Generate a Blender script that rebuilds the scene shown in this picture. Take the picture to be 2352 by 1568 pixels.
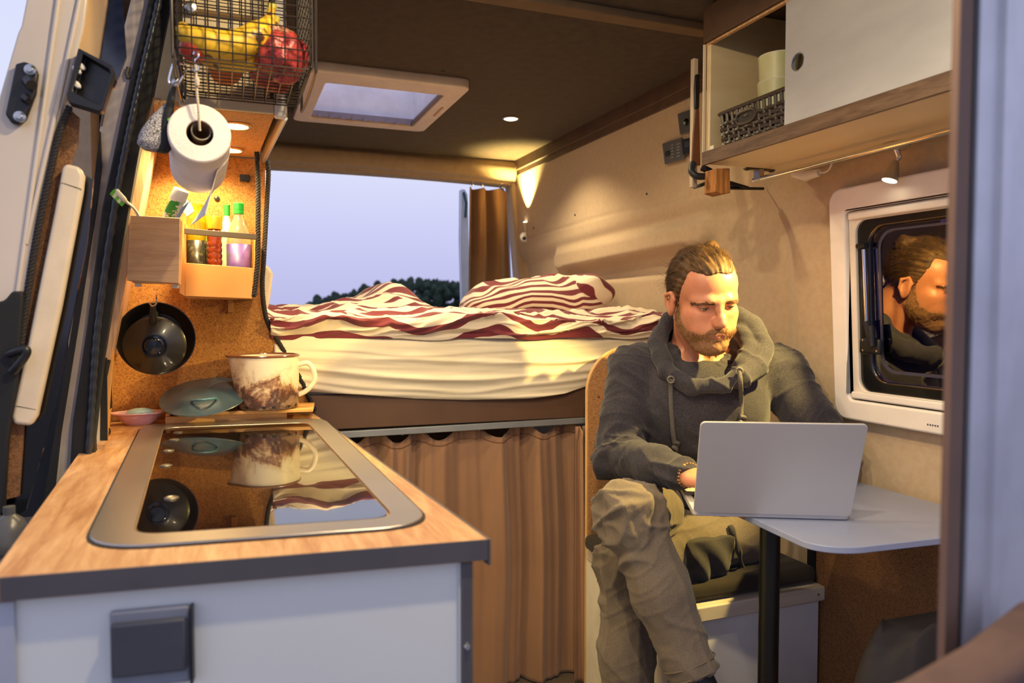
import bpy, bmesh, math, random
import numpy as np
from mathutils import Vector, Matrix
random.seed(7)
for o in list(bpy.data.objects): bpy.data.objects.remove(o)
SC = bpy.context.scene
COL = SC.collection

def lin(r, g, b):
    return tuple(((c/255)/12.92 if c <= 10 else ((c/255+.055)/1.055)**2.4) for c in (r, g, b))

# ------------------------------------------------------------ camera
FPX = 1700.0
YAW = math.radians(21.1007); PITCH = math.radians(2.3883)
cam = bpy.data.cameras.new('camera'); co = bpy.data.objects.new('camera', cam); COL.objects.link(co)
cam.sensor_width = 36; cam.lens = FPX/2352*36
co.location = (0, 0, 1.2); co.rotation_euler = (math.pi/2-PITCH, 0, -YAW)
cam.clip_start = .02; cam.clip_end = 500
cam.dof.use_dof = True; cam.dof.focus_distance = 1.85; cam.dof.aperture_fstop = 3.8
SC.camera = co
SC.view_settings.view_transform = 'Standard'; SC.view_settings.look = 'None'
SC.view_settings.gamma = 1; SC.view_settings.use_curve_mapping = False
SC.view_settings.exposure = 0.0

# ------------------------------------------------------------ dusk sky
w = bpy.data.worlds.new('dusk'); SC.world = w; w.use_nodes = True
nt = w.node_tree; nt.nodes.clear()
tc = nt.nodes.new('ShaderNodeTexCoord'); sp = nt.nodes.new('ShaderNodeSeparateXYZ')
rp = nt.nodes.new('ShaderNodeValToRGB'); bg = nt.nodes.new('ShaderNodeBackground'); ou = nt.nodes.new('ShaderNodeOutputWorld')
nt.links.new(tc.outputs['Generated'], sp.inputs[0]); nt.links.new(sp.outputs['Z'], rp.inputs[0])
nt.links.new(rp.outputs[0], bg.inputs[0]); nt.links.new(bg.outputs[0], ou.inputs[0])
cr = rp.color_ramp; cr.elements[0].position = 0.0; cr.elements[0].color = (*lin(188, 188, 232), 1)
cr.elements[1].position = .20; cr.elements[1].color = (*lin(224, 228, 253), 1)
e = cr.elements.new(.09); e.color = (*lin(203, 205, 245), 1)
e = cr.elements.new(.8); e.color = (*lin(205, 215, 255), 1)
bg.inputs[1].default_value = 1.0

# ------------------------------------------------------------ lamps of the van, plus added ceiling fill spots
WARM = (1, .78, .46); KWARM = (1, .74, .33)
def spot(name, loc, target, power, angle, blend=.4, size=.012, color=WARM):
    l = bpy.data.lights.new(name, 'SPOT'); l.energy = power; l.spot_size = math.radians(angle); l.spot_blend = blend
    l.shadow_soft_size = size; l.color = color
    o = bpy.data.objects.new(name, l); COL.objects.link(o); o.location = loc
    d = Vector(target)-Vector(loc); o.rotation_euler = d.to_track_quat('-Z', 'Y').to_euler()
    return o
spot('reading_lamp_light', (1.325, 1.178, 1.452), (1.0, 1.45, 1.08), 90, 72, .4, .010, (1, .72, .20))
spot('kitchen_light', (-.055, 1.72, 1.588), (-.055, 1.74, .9), 13, 150, .5, .02, KWARM)
spot('kitchen_light', (-.06, 1.93, 1.588), (-.06, 1.93, .9), 13, 150, .5, .02, KWARM)
spot('ceiling_light', (1.047, 2.726, 1.935), (1.047, 2.726, 0), 26, 125, .6, .02)
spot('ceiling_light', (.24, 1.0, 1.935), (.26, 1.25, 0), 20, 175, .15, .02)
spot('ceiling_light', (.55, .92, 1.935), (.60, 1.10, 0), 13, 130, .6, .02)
spot('ceiling_light', (.42, 2.02, 1.935), (.47, 2.15, 0), 24, 120, .6, .02)  # added fill light in front of the bed, no fixture there
spot('ceiling_light', (.34, .55, 1.935), (.42, .70, 0), 34, 150, .6, .02)  # unseen, added to light the worktop, laptop lid and basket front
spot('ceiling_light', (.78, 1.90, 1.935), (.95, 1.95, 0), 12, 140, .6, .02)  # unseen, added to lift the dark side wall below the cabinet
spot('corner_lamp_light', (1.350, 3.375, 1.668), (1.322, 3.335, 1.95), 75, 92, .9, .008, (1, .76, .26))

# ------------------------------------------------------------ materials
def nodes(name):
    m = bpy.data.materials.new(name); m.use_nodes = True
    return m, m.node_tree, m.node_tree.nodes['Principled BSDF']
def texco(nt, scale=(1, 1, 1), uv=False, rot=(0, 0, 0)):
    t = nt.nodes.new('ShaderNodeTexCoord'); mp = nt.nodes.new('ShaderNodeMapping')
    nt.links.new(t.outputs['UV' if uv else 'Object'], mp.inputs[0]); mp.inputs['Scale'].default_value = scale
    mp.inputs['Rotation'].default_value = rot
    return mp.outputs[0]
def noise(nt, vec, s, detail=4, rough=.55, dist=0):
    n = nt.nodes.new('ShaderNodeTexNoise'); nt.links.new(vec, n.inputs['Vector'])
    n.inputs['Scale'].default_value = s; n.inputs['Detail'].default_value = detail
    n.inputs['Roughness'].default_value = rough; n.inputs['Distortion'].default_value = dist
    return n.outputs['Fac']
def ramp(nt, fac, stops):
    r = nt.nodes.new('ShaderNodeValToRGB'); nt.links.new(fac, r.inputs[0]); c = r.color_ramp
    while len(c.elements) < len(stops): c.elements.new(.5)
    for e, (p, k) in zip(c.elements, stops): e.position = p; e.color = (*k, 1)
    return r.outputs[0]
def bumpn(nt, b, fac, strength, dist=.002):
    n = nt.nodes.new('ShaderNodeBump'); n.inputs['Strength'].default_value = strength; n.inputs['Distance'].default_value = dist
    nt.links.new(fac, n.inputs['Height']); nt.links.new(n.outputs[0], b.inputs['Normal'])
def mat(name, c, rough=.6, metal=0, c2=None, ns=15, stretch=(1, 1, 1), lo=.35, hi=.65, bump=0, bs=300, bstretch=None, spec=.5, coat=0, sheen=0, sss=0, alpha=1, trans=0, detail=4, aniso=0, bd=.002):
    m, nt, b = nodes(name)
    b.inputs['Base Color'].default_value = (*c, 1); b.inputs['Roughness'].default_value = rough
    b.inputs['Metallic'].default_value = metal; b.inputs['Specular IOR Level'].default_value = spec
    b.inputs['Coat Weight'].default_value = coat; b.inputs['Coat Roughness'].default_value = .08
    b.inputs['Sheen Weight'].default_value = sheen; b.inputs['Subsurface Weight'].default_value = sss
    b.inputs['Subsurface Radius'].default_value = (.012, .005, .003); b.inputs['Subsurface Scale'].default_value = 1
    b.inputs['Alpha'].default_value = alpha; b.inputs['Transmission Weight'].default_value = trans
    if c2 is None: c2 = tuple(x*.88 for x in c)
    f = noise(nt, texco(nt, stretch), ns, detail)
    nt.links.new(ramp(nt, f, [(lo, c), (hi, c2)]), b.inputs['Base Color'])
    if bump: bumpn(nt, b, noise(nt, texco(nt, bstretch or (1, 1, 1)), bs, 3), bump, bd)
    return m
def emat(name, c, s):
    m, nt, b = nodes(name); b.inputs['Emission Color'].default_value = (*c, 1); b.inputs['Emission Strength'].default_value = s
    b.inputs['Base Color'].default_value = (*c, 1)
    return m
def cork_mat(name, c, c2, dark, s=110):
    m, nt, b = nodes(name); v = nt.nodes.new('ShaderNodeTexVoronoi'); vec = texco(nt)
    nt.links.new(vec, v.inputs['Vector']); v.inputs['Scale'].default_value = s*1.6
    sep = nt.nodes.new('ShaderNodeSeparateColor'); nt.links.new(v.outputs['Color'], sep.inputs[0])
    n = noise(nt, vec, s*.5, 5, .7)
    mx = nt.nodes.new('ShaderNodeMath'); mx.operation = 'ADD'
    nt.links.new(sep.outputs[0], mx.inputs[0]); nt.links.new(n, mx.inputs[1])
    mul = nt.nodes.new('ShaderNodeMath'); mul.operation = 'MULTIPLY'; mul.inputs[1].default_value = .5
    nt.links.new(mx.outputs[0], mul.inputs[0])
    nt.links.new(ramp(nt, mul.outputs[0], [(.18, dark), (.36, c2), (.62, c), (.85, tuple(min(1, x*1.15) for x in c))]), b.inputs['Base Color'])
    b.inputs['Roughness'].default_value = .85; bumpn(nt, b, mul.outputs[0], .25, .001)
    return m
def wood_mat(name, c, c2, stretch=(1, 14, 1), s=9, rough=.5, dark=None, bump=.08, rot=(0, 0, 0)):
    m, nt, b = nodes(name); vec = texco(nt, stretch, rot=rot)
    n1 = noise(nt, vec, s, 6, .6, .6); n2 = noise(nt, vec, s*5, 3, .6)
    a = nt.nodes.new('ShaderNodeMath'); a.operation = 'MULTIPLY_ADD'; a.inputs[1].default_value = .3
    nt.links.new(n2, a.inputs[0]); nt.links.new(n1, a.inputs[2])
    st = [(.45, c), (.62, tuple((x+y)/2 for x, y in zip(c, c2))), (.8, c2)]
    if dark: st.append((.93, dark))
    nt.links.new(ramp(nt, a.outputs[0], st), b.inputs['Base Color']); b.inputs['Roughness'].default_value = rough
    if bump: bumpn(nt, b, a.outputs[0], bump, .001)
    return m
def glass_mat(name, tint, rough=.0, refl=.12, gloss=(.9, .9, .9), fres=True):
    m = bpy.data.materials.new(name); m.use_nodes = True; nt = m.node_tree; nt.nodes.clear()
    o = nt.nodes.new('ShaderNodeOutputMaterial'); mx = nt.nodes.new('ShaderNodeMixShader')
    t = nt.nodes.new('ShaderNodeBsdfTransparent'); g = nt.nodes.new('ShaderNodeBsdfGlossy')
    t.inputs[0].default_value = (*tint, 1); g.inputs[0].default_value = (*gloss, 1); g.inputs['Roughness'].default_value = rough
    if fres:
        f = nt.nodes.new('ShaderNodeLayerWeight'); f.inputs[0].default_value = refl; nt.links.new(f.outputs['Fresnel'], mx.inputs[0])
    else: mx.inputs[0].default_value = refl
    nt.links.new(t.outputs[0], mx.inputs[1]); nt.links.new(g.outputs[0], mx.inputs[2]); nt.links.new(mx.outputs[0], o.inputs[0])
    return m

FELT = mat('felt', lin(192, 170, 140), .95, c2=lin(185, 162, 132), ns=60, bump=.3, bs=520, sheen=.25, spec=.1)
FELTR = mat('felt_grey', lin(172, 150, 120), .95, ns=30, bump=.3, bs=420, sheen=.2, spec=.1)
CEIL = mat('ceiling_fabric', lin(70, 58, 46), .95, c2=lin(60, 49, 39), ns=30, bump=.3, bs=500, sheen=.15, spec=.1)
DBROWN = mat('dark_brown_board', lin(92, 70, 54), .6, c2=lin(80, 60, 46), ns=20, bump=.1, bs=200)
CORK = cork_mat('cork', lin(176, 122, 60), lin(150, 98, 46), lin(100, 60, 26), 300)
CORKF = cork_mat('cork_fine', lin(188, 140, 92), lin(166, 118, 72), lin(116, 74, 42), 330)
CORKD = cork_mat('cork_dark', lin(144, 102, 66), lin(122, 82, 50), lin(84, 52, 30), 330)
COUNTER = wood_mat('worktop_laminate', lin(208, 164, 116), lin(170, 118, 74), (9, 1.0, 1), 7, .42, lin(140, 92, 56))
EDGE = mat('worktop_edge', lin(84, 80, 84), .55, bump=.1, bs=300)
PANELG = mat('grey_laminate', lin(206, 208, 206), .45, c2=lin(198, 201, 200), ns=3)
DGREY = mat('dark_grey_plastic', lin(70, 72, 80), .45)
MGREY = mat('mid_grey_plastic', lin(128, 132, 144), .45)
BLACK = mat('black_plastic', lin(22, 22, 24), .4)
BLACKM = mat('black_rubber', lin(20, 20, 22), .7, bump=.2, bs=200)
BLACKG = mat('black_gloss', lin(10, 10, 13), .12, coat=.6)
STEEL = mat('steel', lin(190, 190, 190), .25, 1, bump=.03, bs=400)
BSTEEL = mat('brushed_steel', lin(176, 168, 160), .30, .8, c2=lin(166, 158, 148), ns=3, bump=.02, bs=500)
CHROME = mat('chrome', lin(225, 225, 225), .08, 1)
ALU = mat('aluminium', lin(205, 207, 212), .36, .75, c2=lin(196, 198, 205), ns=4)
ALUG = mat('grey_rail', lin(150, 154, 160), .45, .3)
WHITEP = mat('white_plastic', lin(232, 226, 216), .38, c2=lin(226, 220, 210))
CREAM = mat('cream_plastic', lin(226, 208, 180), .35)
CREAMP = mat('cream_paint', lin(214, 202, 188), .25, coat=.4, c2=lin(206, 193, 178), ns=3)
LAMC = mat('light_birch', lin(228, 208, 166), .5, c2=lin(220, 198, 154), ns=5, stretch=(1, 1, 6))
PLYE = wood_mat('plywood_edge', lin(222, 184, 138), lin(176, 128, 84), (40, 40, 1.5), 3, .6)
PINK = mat('rose_laminate', lin(206, 166, 140), .4, c2=lin(200, 158, 130))
OCHRE = mat('ochre_board', lin(222, 160, 88), .5, c2=lin(214, 150, 78), ns=8)
BAMBOO = wood_mat('bamboo', lin(218, 178, 134), lin(194, 150, 108), (1.5, 1.5, 16), 6, .45)
BAMBOOY = wood_mat('bamboo_warm', lin(226, 178, 104), lin(196, 140, 70), (1.5, 14, 10), 6, .42)
BWOOD = wood_mat('brown_wood', lin(122, 98, 80), lin(88, 68, 54), (12, 1.2, 12), 8, .45)
LOGW = wood_mat('rough_oak', lin(196, 132, 60), lin(120, 72, 30), (30, 30, 2), 3, .7, lin(60, 36, 18), .5)
CURT = mat('brown_curtain', lin(160, 122, 96), .82, c2=lin(154, 116, 90), ns=6, bump=.18, bs=700, sheen=.3, spec=.2)
SHEET = mat('cream_sheet', lin(238, 226, 200), .85, c2=lin(234, 221, 193), ns=9, bump=.14, bs=600, sheen=.2, spec=.2)
PAPER = mat('tissue_paper', lin(246, 236, 228), .9, bump=.4, bs=260, spec=.1)
TUBEG = mat('grey_tube', lin(150, 140, 122), .5)
WIRE = mat('dark_wire', lin(62, 56, 52), .35, .6)
ROPEM = mat('black_rope', lin(40, 34, 34), .75, bump=.3, bs=500)
TWINE = mat('twine', lin(222, 206, 184), .9, bump=.5, bs=900)
LID = mat('laptop_aluminium', lin(206, 202, 200), .45, .3, c2=lin(202, 198, 196), ns=3)
TABLE = mat('blue_grey_table', lin(152, 160, 186), .34, c2=lin(148, 156, 182), ns=4, spec=.4)
CUSH = mat('black_brown_velour', lin(40, 32, 26), .9, sheen=.1, bump=.3, bs=500)
LAMPGLOW = emat('lamp_glow', (1, .86, .58), 14)
GLOWS = emat('lamp_glow_soft', (1, .84, .5), 9)

# ------------------------------------------------------------ mesh helpers
class MB:
    def __init__(s): s.v = []; s.f = []; s.m = []; s.uv = {}; s.cur = 0
    def add(s, V, F):
        n = len(s.v); s.v += [tuple(map(float, p)) for p in V]; s.f += [tuple(i+n for i in f) for f in F]; s.m += [s.cur]*len(F); return s
    def box(s, a, b):
        x0, y0, z0 = a; x1, y1, z1 = b
        return s.add([(x0, y0, z0), (x1, y0, z0), (x1, y1, z0), (x0, y1, z0), (x0, y0, z1), (x1, y0, z1), (x1, y1, z1), (x0, y1, z1)],
                     [(0, 3, 2, 1), (4, 5, 6, 7), (0, 1, 5, 4), (1, 2, 6, 5), (2, 3, 7, 6), (3, 0, 4, 7)])
    def ext(s, pts, vec):                      # polygon extruded along vec
        n = len(pts); vec = Vector(vec); A = [Vector(p) for p in pts]; B = [p+vec for p in A]
        nrm = Vector((0, 0, 0))
        for i in range(n): nrm += A[i].cross(A[(i+1) % n])
        if nrm.dot(vec) > 0: A.reverse(); B.reverse()
        F = [tuple(range(n)), tuple(reversed(range(n, 2*n)))]
        F += [(i, n+i, n+(i+1) % n, (i+1) % n) for i in range(n)]
        return s.add(A+B, F)
    def tube(s, pts, r, n=10, closed=False, cap=True):
        P = [Vector(p) for p in pts]; N = len(P); R = r if hasattr(r, '__len__') else [r]*N
        T = []
        for i in range(N):
            a = P[(i-1) % N] if (closed or i > 0) else P[0]; b = P[(i+1) % N] if (closed or i < N-1) else P[-1]
            T.append((b-a).normalized())
        u = T[0].orthogonal().normalized(); V = []
        for i in range(N):
            if i: u = (u-T[i]*u.dot(T[i])).normalized()
            w_ = T[i].cross(u)
            V += [P[i]+(u*math.cos(2*math.pi*k/n)+w_*math.sin(2*math.pi*k/n))*R[i] for k in range(n)]
        F = []; M = N if closed else N-1
        for i in range(M):
            j = (i+1) % N
            F += [(i*n+k, i*n+(k+1) % n, j*n+(k+1) % n, j*n+k) for k in range(n)]
        if cap and not closed: F += [tuple(reversed(range(n))), tuple(range((N-1)*n, N*n))]
        return s.add(V, F)
    def lathe(s, prof, org=(0, 0, 0), ax=(0, 0, 1), n=40, sx=1, sy=1, cap=True):   # prof: (radius, height)
        ax = Vector(ax).normalized(); u = ax.orthogonal().normalized() if abs(ax.z) < .999 else Vector((1, 0, 0)); w_ = ax.cross(u); O = Vector(org); V = []
        for r, h in prof:
            V += [O+ax*h+u*(r*sx*math.cos(2*math.pi*k/n))+w_*(r*sy*math.sin(2*math.pi*k/n)) for k in range(n)]
        F = []
        for i in range(len(prof)-1): F += [(i*n+k, i*n+(k+1) % n, (i+1)*n+(k+1) % n, (i+1)*n+k) for k in range(n)]
        if prof[0][0] > 1e-5 and prof[0] != prof[-1] and cap: F.append(tuple(reversed(range(n))))
        if prof[-1][0] > 1e-5 and prof[0] != prof[-1] and cap: F.append(tuple(range((len(prof)-1)*n, len(prof)*n)))
        return s.add(V, F)
    def grid(s, nu, nv, fn, thick=None):
        V = [fn(i/(nu-1), j/(nv-1)) for j in range(nv) for i in range(nu)]
        F = [(j*nu+i, j*nu+i+1, (j+1)*nu+i+1, (j+1)*nu+i) for j in range(nv-1) for i in range(nu-1)]
        return s.add(V, F)
    def build(s, name, m, parent=None, smooth=True, bevel=0, seg=2, solid=0, sub=0, angle=40, off=-1):
        me = bpy.data.meshes.new(name); ml = m if isinstance(m, (list, tuple)) else [m]
        O = Vector((0, 0, 0))
        p = parent
        while p is not None: O += p.location; p = p.parent
        if parent is None and s.v:
            A = np.array(s.v); lo = A.min(0); hi = A.max(0); O = Vector(((lo[0]+hi[0])/2, (lo[1]+hi[1])/2, lo[2]))
        me.from_pydata([tuple(Vector(v)-O) for v in s.v], [], s.f)
        for x in ml: me.materials.append(x)
        if len(ml) > 1: me.polygons.foreach_set('material_index', s.m)
        me.update()
        o = bpy.data.objects.new(name, me); COL.objects.link(o)
        if parent is None: o.location = O
        else: o.parent = parent
        if smooth:
            me.polygons.foreach_set('use_smooth', [True]*len(me.polygons))
            if angle < 179: me.set_sharp_from_angle(angle=math.radians(angle))
        if solid: q = o.modifiers.new('s', 'SOLIDIFY'); q.thickness = solid; q.offset = off
        if bevel: q = o.modifiers.new('b', 'BEVEL'); q.width = bevel; q.segments = seg; q.limit_method = 'ANGLE'; q.angle_limit = math.radians(35)
        if sub: q = o.modifiers.new('u', 'SUBSURF'); q.levels = sub; q.render_levels = sub
        return o
def tag(o, label, cat, group=None):
    o['label'] = label; o['category'] = cat
    if group: o['group'] = group
    return o
def struct(o): o['kind'] = 'structure'; return o
def thing(name, label, cat, loc, group=None):
    o = bpy.data.objects.new(name, None); COL.objects.link(o); o.location = loc; o.empty_display_size = .05
    return tag(o, label, cat, group)
def boxo(name, a, b, m, parent=None, bevel=.002, **k): return MB().box(a, b).build(name, m, parent, bevel=bevel, **k)
def rrect(a0, a1, b0, b1, r, n=6):              # rounded rectangle outline, 2D
    P = []
    for cx, cy, t in ((a1-r, b1-r, 0), (a0+r, b1-r, 90), (a0+r, b0+r, 180), (a1-r, b0+r, 270)):
        P += [(cx+r*math.cos(math.radians(t+90*i/n)), cy+r*math.sin(math.radians(t+90*i/n))) for i in range(n+1)]
    return P
def ring(mb, outer, inner, d0, d1, f):           # flat ring with depth, f maps (a,b,depth)->xyz
    n = len(outer)
    V = [f(*p, d0) for p in outer]+[f(*p, d0) for p in inner]+[f(*p, d1) for p in outer]+[f(*p, d1) for p in inner]
    F = []
    for i in range(n):
        j = (i+1) % n
        F += [(i, j, n+j, n+i), (2*n+i, 3*n+i, 3*n+j, 2*n+j), (i, 2*n+i, 2*n+j, j), (n+i, n+j, 3*n+j, 3*n+i)]
    return mb.add(V, F)
def smooth_path(pts, n=8):
    P = [Vector(p) for p in pts]; out = []
    for i in range(len(P)-1):
        a = P[max(i-1, 0)]; b = P[i]; c = P[i+1]; d = P[min(i+2, len(P)-1)]
        for k in range(n):
            t = k/n
            out.append(.5*((2*b)+(c-a)*t+(2*a-5*b+4*c-d)*t*t+(3*b-a-3*c+d)*t**3))
    out.append(P[-1]); return out
def rope(mb, path, r, pitch, strands=3):
    P = smooth_path(path, 12); L = [0]
    for i in range(1, len(P)): L.append(L[-1]+(P[i]-P[i-1]).length)
    T = L[-1]; n = max(8, int(T/pitch*9))
    Q = []; j = 0
    for k in range(n+1):
        s_ = T*k/n
        while j < len(P)-2 and L[j+1] < s_: j += 1
        t = (s_-L[j])/max(1e-9, L[j+1]-L[j]); Q.append(P[j].lerp(P[j+1], min(1, t)))
    u = (Q[1]-Q[0]).orthogonal().normalized(); C = [[] for _ in range(strands)]
    for k, q in enumerate(Q):
        t = (Q[min(k+1, n)]-Q[max(k-1, 0)]).normalized(); u = (u-t*u.dot(t)).normalized(); w_ = t.cross(u)
        for s_ in range(strands):
            a = 2*math.pi*(T*k/n/pitch+s_/strands); C[s_].append(q+(u*math.cos(a)+w_*math.sin(a))*r*.52)
    for c in C: mb.tube(c, r*.56, 7)
    return mb
def vnoise(P, s, seed=0):                        # smooth 3D value noise, numpy
    P = np.asarray(P, float)*s+seed*17.3; I = np.floor(P).astype(np.int64); f = P-I; f = f*f*(3-2*f)
    def h(a, b, c):
        n = (a*73856093) ^ (b*19349663) ^ (c*83492791) ^ (seed*2654435); n = (n ^ (n >> 13))*1274126177; n = n & 0x7fffffff
        return (n % 10007)/10007.0
    r = 0
    for dx in (0, 1):
        for dy in (0, 1):
            for dz in (0, 1):
                r = r+h(I[..., 0]+dx, I[..., 1]+dy, I[..., 2]+dz)*(f[..., 0] if dx else 1-f[..., 0])*(f[..., 1] if dy else 1-f[..., 1])*(f[..., 2] if dz else 1-f[..., 2])
    return r*2-1
_hc = {}
def _h1(a, b, c, seed):
    n = (a*73856093) ^ (b*19349663) ^ (c*83492791) ^ (seed*2654435); n = (n ^ (n >> 13))*1274126177 & 0x7fffffff
    return (n % 10007)/10007.0
def vn1(x, y, z, s=1, seed=0):                   # the same noise for one point
    x = x*s+seed*17.3; y = y*s+seed*17.3; z = z*s+seed*17.3
    a = math.floor(x); b = math.floor(y); c = math.floor(z); x -= a; y -= b; z -= c
    x = x*x*(3-2*x); y = y*y*(3-2*y); z = z*z*(3-2*z); k = (a, b, c, seed); H = _hc.get(k)
    if H is None: H = _hc[k] = [_h1(a+i, b+j, c+l, int(seed)) for i in (0, 1) for j in (0, 1) for l in (0, 1)]
    p = H[0]+(H[1]-H[0])*z; q = H[2]+(H[3]-H[2])*z; r = H[4]+(H[5]-H[4])*z; t = H[6]+(H[7]-H[6])*z
    p += (q-p)*y; r += (t-r)*y
    return 2*(p+(r-p)*x)-1
def sstep(a, b, x):
    t = min(1, max(0, (x-a)/(b-a))); return t*t*(3-2*t)

# ============================================================ shell of the van
def xw(z): return 1.43-.06*(z-.95) if z > .95 else 1.43      # inner face of the right side wall
def rb(x, y, X0, X1, Y0, Y1, r):                             # signed distance to a rounded box in (y,z)
    qx = abs(x-(X0+X1)/2)-(X1-X0)/2+r; qy = abs(y-(Y0+Y1)/2)-(Y1-Y0)/2+r
    return math.hypot(max(qx, 0), max(qy, 0))+min(max(qx, qy), 0)-r
def wall_relief(y, z):
    d = 0
    zt = 1.585-.045*(y-1.6)                                   # big panel field, sunk behind the pillar
    q = rb(y, z, 1.60, 4.2, .2, zt-.045, .16); d += .030*(1-sstep(-.035, .045, q))
    q = rb(y, z, 1.0, 1.47, .2, 1.60, .10); d += .012*(1-sstep(-.02, .05, q))
    q = rb(y, z, 1.95, 3.10, 1.405-.03*(y-2.2), 1.485-.02*(y-2.2), .04); d -= .036*(1-sstep(-.02, .028, q))
    q = rb(y, z, 2.05, 3.02, 1.33, 1.405-.03*(y-2.2), .035); d += .034*(1-sstep(-.012, .02, q))
    g = abs(z-(1.565+.006*math.sin(y*3))+(.035*max(0, y-2.3)*-.0)); d += .006*(1-sstep(.0, .006, g))*(1 if 1.9 < y < 3.4 else 0)
    return d
mb = MB(); ys = np.linspace(.38, 3.62, 400); zs = np.linspace(0, 1.96, 280)
hole = (.96, 1.345, .985, 1.44)
V = [(xw(z)+wall_relief(y, z)-(.05*max(0, z-1.9)), y, z) for z in zs for y in ys]; F = []
for j in range(len(zs)-1):
    for i in range(len(ys)-1):
        yc = (ys[i]+ys[i+1])/2; zc = (zs[j]+zs[j+1])/2
        if hole[0] < yc < hole[1] and hole[2] < zc < hole[3]: continue
        a = j*len(ys)+i; F.append((a, a+len(ys), a+len(ys)+1, a+1))
mb.add(V, F); struct(mb.build('wall_right', FELT, solid=.03, off=-1, angle=180))
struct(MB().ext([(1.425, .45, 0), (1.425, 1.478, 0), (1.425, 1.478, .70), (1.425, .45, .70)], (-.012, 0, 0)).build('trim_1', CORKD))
o = MB().box((1.40, 1.480, .48), (1.425, 1.496, .77)).build('trim_2', BLACKM); struct(o)
struct(MB().box((-.42, -.2, .0), (1.46, 3.62, .03)).build('floor', mat('floor_vinyl', lin(96, 84, 74), .6)))
# ceiling with the roof light opening
mb = MB(); X = [-.30, .285, .715, 1.42]; Y = [.30, 2.40, 2.90, 3.66]
for i in range(3):
    for j in range(3):
        if i == 1 and j == 1: continue
        mb.box((X[i], Y[j], 1.95), (X[i+1], Y[j+1], 1.97))
struct(mb.build('ceiling', CEIL, smooth=False))
struct(boxo('trim_3', (-.2, 1.648, 1.930), (1.20, 1.70, 1.951), mat('batten_brown', lin(112, 92, 72), .9, bump=.2, bs=400), bevel=.004))        # cross batten
struct(MB().ext([(1.37, 3.496, 1.933), (1.37, 3.484, 1.876), (1.37, 1.57, 1.868), (1.37, 1.57, 1.905)], (.03, 0, 0)).build('trim_4', DBROWN, bevel=.002))
struct(boxo('trim_5', (1.36, 1.57, 1.90), (1.45, 3.60, 1.955), DBROWN))
# rear header, rear posts
prof = [(3.50, 1.955), (3.47, 1.93), (3.465, 1.90), (3.48, 1.868), (3.53, 1.862), (3.53, 1.852), (3.60, 1.846), (3.66, 1.87), (3.66, 1.955)]
mb = MB(); N = 24
V = []; F = []
for i in range(N+1):
    x = -.30+1.66*i/N; sag = -.018*((x-.55)/.85)**2
    V += [(x, y, z+(sag if z < 1.95 else 0)) for y, z in prof]
n = len(prof)
for i in range(N): F += [(i*n+k, i*n+(k+1) % n, (i+1)*n+(k+1) % n, (i+1)*n+k) for k in range(n)]
F += [tuple(range(n)), tuple(reversed(range(N*n, N*n+n)))]
mb.add(V, F); struct(mb.build('wall_rear', FELTR, bevel=.006))
mb = MB(); mb.ext([(1.345, 3.52, 1.955), (1.425, 3.50, 1.955), (1.455, 3.44, 1.30), (1.50, 3.40, .2), (1.42, 3.52, .2), (1.405, 3.52, 1.30)], (0, .10, 0))
struct(mb.build('trim_6', FELT, bevel=.008))
mb = MB(); mb.ext([(1.35, 3.66, 1.86), (1.395, 3.66, 1.80), (1.44, 3.66, .3), (1.39, 3.66, .3)], (0, .03, 0)); struct(mb.build('trim_7', mat('painted_frame', lin(178, 182, 214), .4), bevel=.004))
struct(boxo('wall_left', (-.36, 2.07, 0), (-.30, 3.62, 1.96), FELT))
struct(boxo('wall_lower_rear', (-.30, 3.58, 0), (1.45, 3.62, .80), FELT))
# roof light
t = thing('roof_window', 'beige framed roof hatch with frosted white dome in the dark ceiling', 'roof window', (.5, 2.63, 1.95))
f3 = lambda a, b, d: (a, b, d)
mb = MB(); ring(mb, rrect(.245, .752, 2.315, 2.945, .03), rrect(.305, .692, 2.425, 2.885, .012), 1.918, 1.952, f3)
mb.build('frame', mat('hatch_frame', lin(216, 200, 184), .4), t, bevel=.006, seg=3)
mb = MB(); ring(mb, rrect(.29, .71, 2.408, 2.897, .012), rrect(.302, .698, 2.42, 2.885, .01), 1.93, 2.06, f3)
mb.build('shaft', mat('hatch_shaft', lin(240, 240, 246), .5), t)
mb = MB(); mb.ext([(.30, 2.868, 1.926), (.70, 2.868, 1.926), (.70, 2.886, 1.926), (.30, 2.886, 1.926)], (0, 0, .02))
for k in range(9): mb.box((.33+.042*k, 2.862, 1.921), (.345+.042*k, 2.868, 1.934))
mb.build('louvre', mat('dark_louvre', lin(150, 140, 150), .5), t)
boxo('side_blind', (.684, 2.43, 1.922), (.694, 2.88, 1.936), mat('blind_edge', lin(120, 104, 96), .6), t)
boxo('catch', (.722, 2.56, 1.914), (.730, 2.68, 1.920), mat('catch_tan', lin(184, 150, 118), .5), t)
dm = bpy.data.materials.new('frosted_dome'); dm.use_nodes = True; q = dm.node_tree; q.nodes.clear()
a = q.nodes.new('ShaderNodeBsdfTranslucent'); b = q.nodes.new('ShaderNodeBsdfTransparent'); x = q.nodes.new('ShaderNodeMixShader'); oo = q.nodes.new('ShaderNodeOutputMaterial')
a.inputs[0].default_value = (.9, .88, .93, 1); b.inputs[0].default_value = (.97, .95, .98, 1); x.inputs[0].default_value = .93
q.links.new(a.outputs[0], x.inputs[1]); q.links.new(b.outputs[0], x.inputs[2]); q.links.new(x.outputs[0], oo.inputs[0])
def dome(u, v):
    X_ = .27+.46*u; Y_ = 2.38+.54*v; h = (1-(2*u-1)**6)*(1-(2*v-1)**6)
    r = math.hypot(X_-.47, (Y_-2.53)); return (X_, Y_, 2.055+.05*h-.008*(1-sstep(.05, .075, r)))
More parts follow.
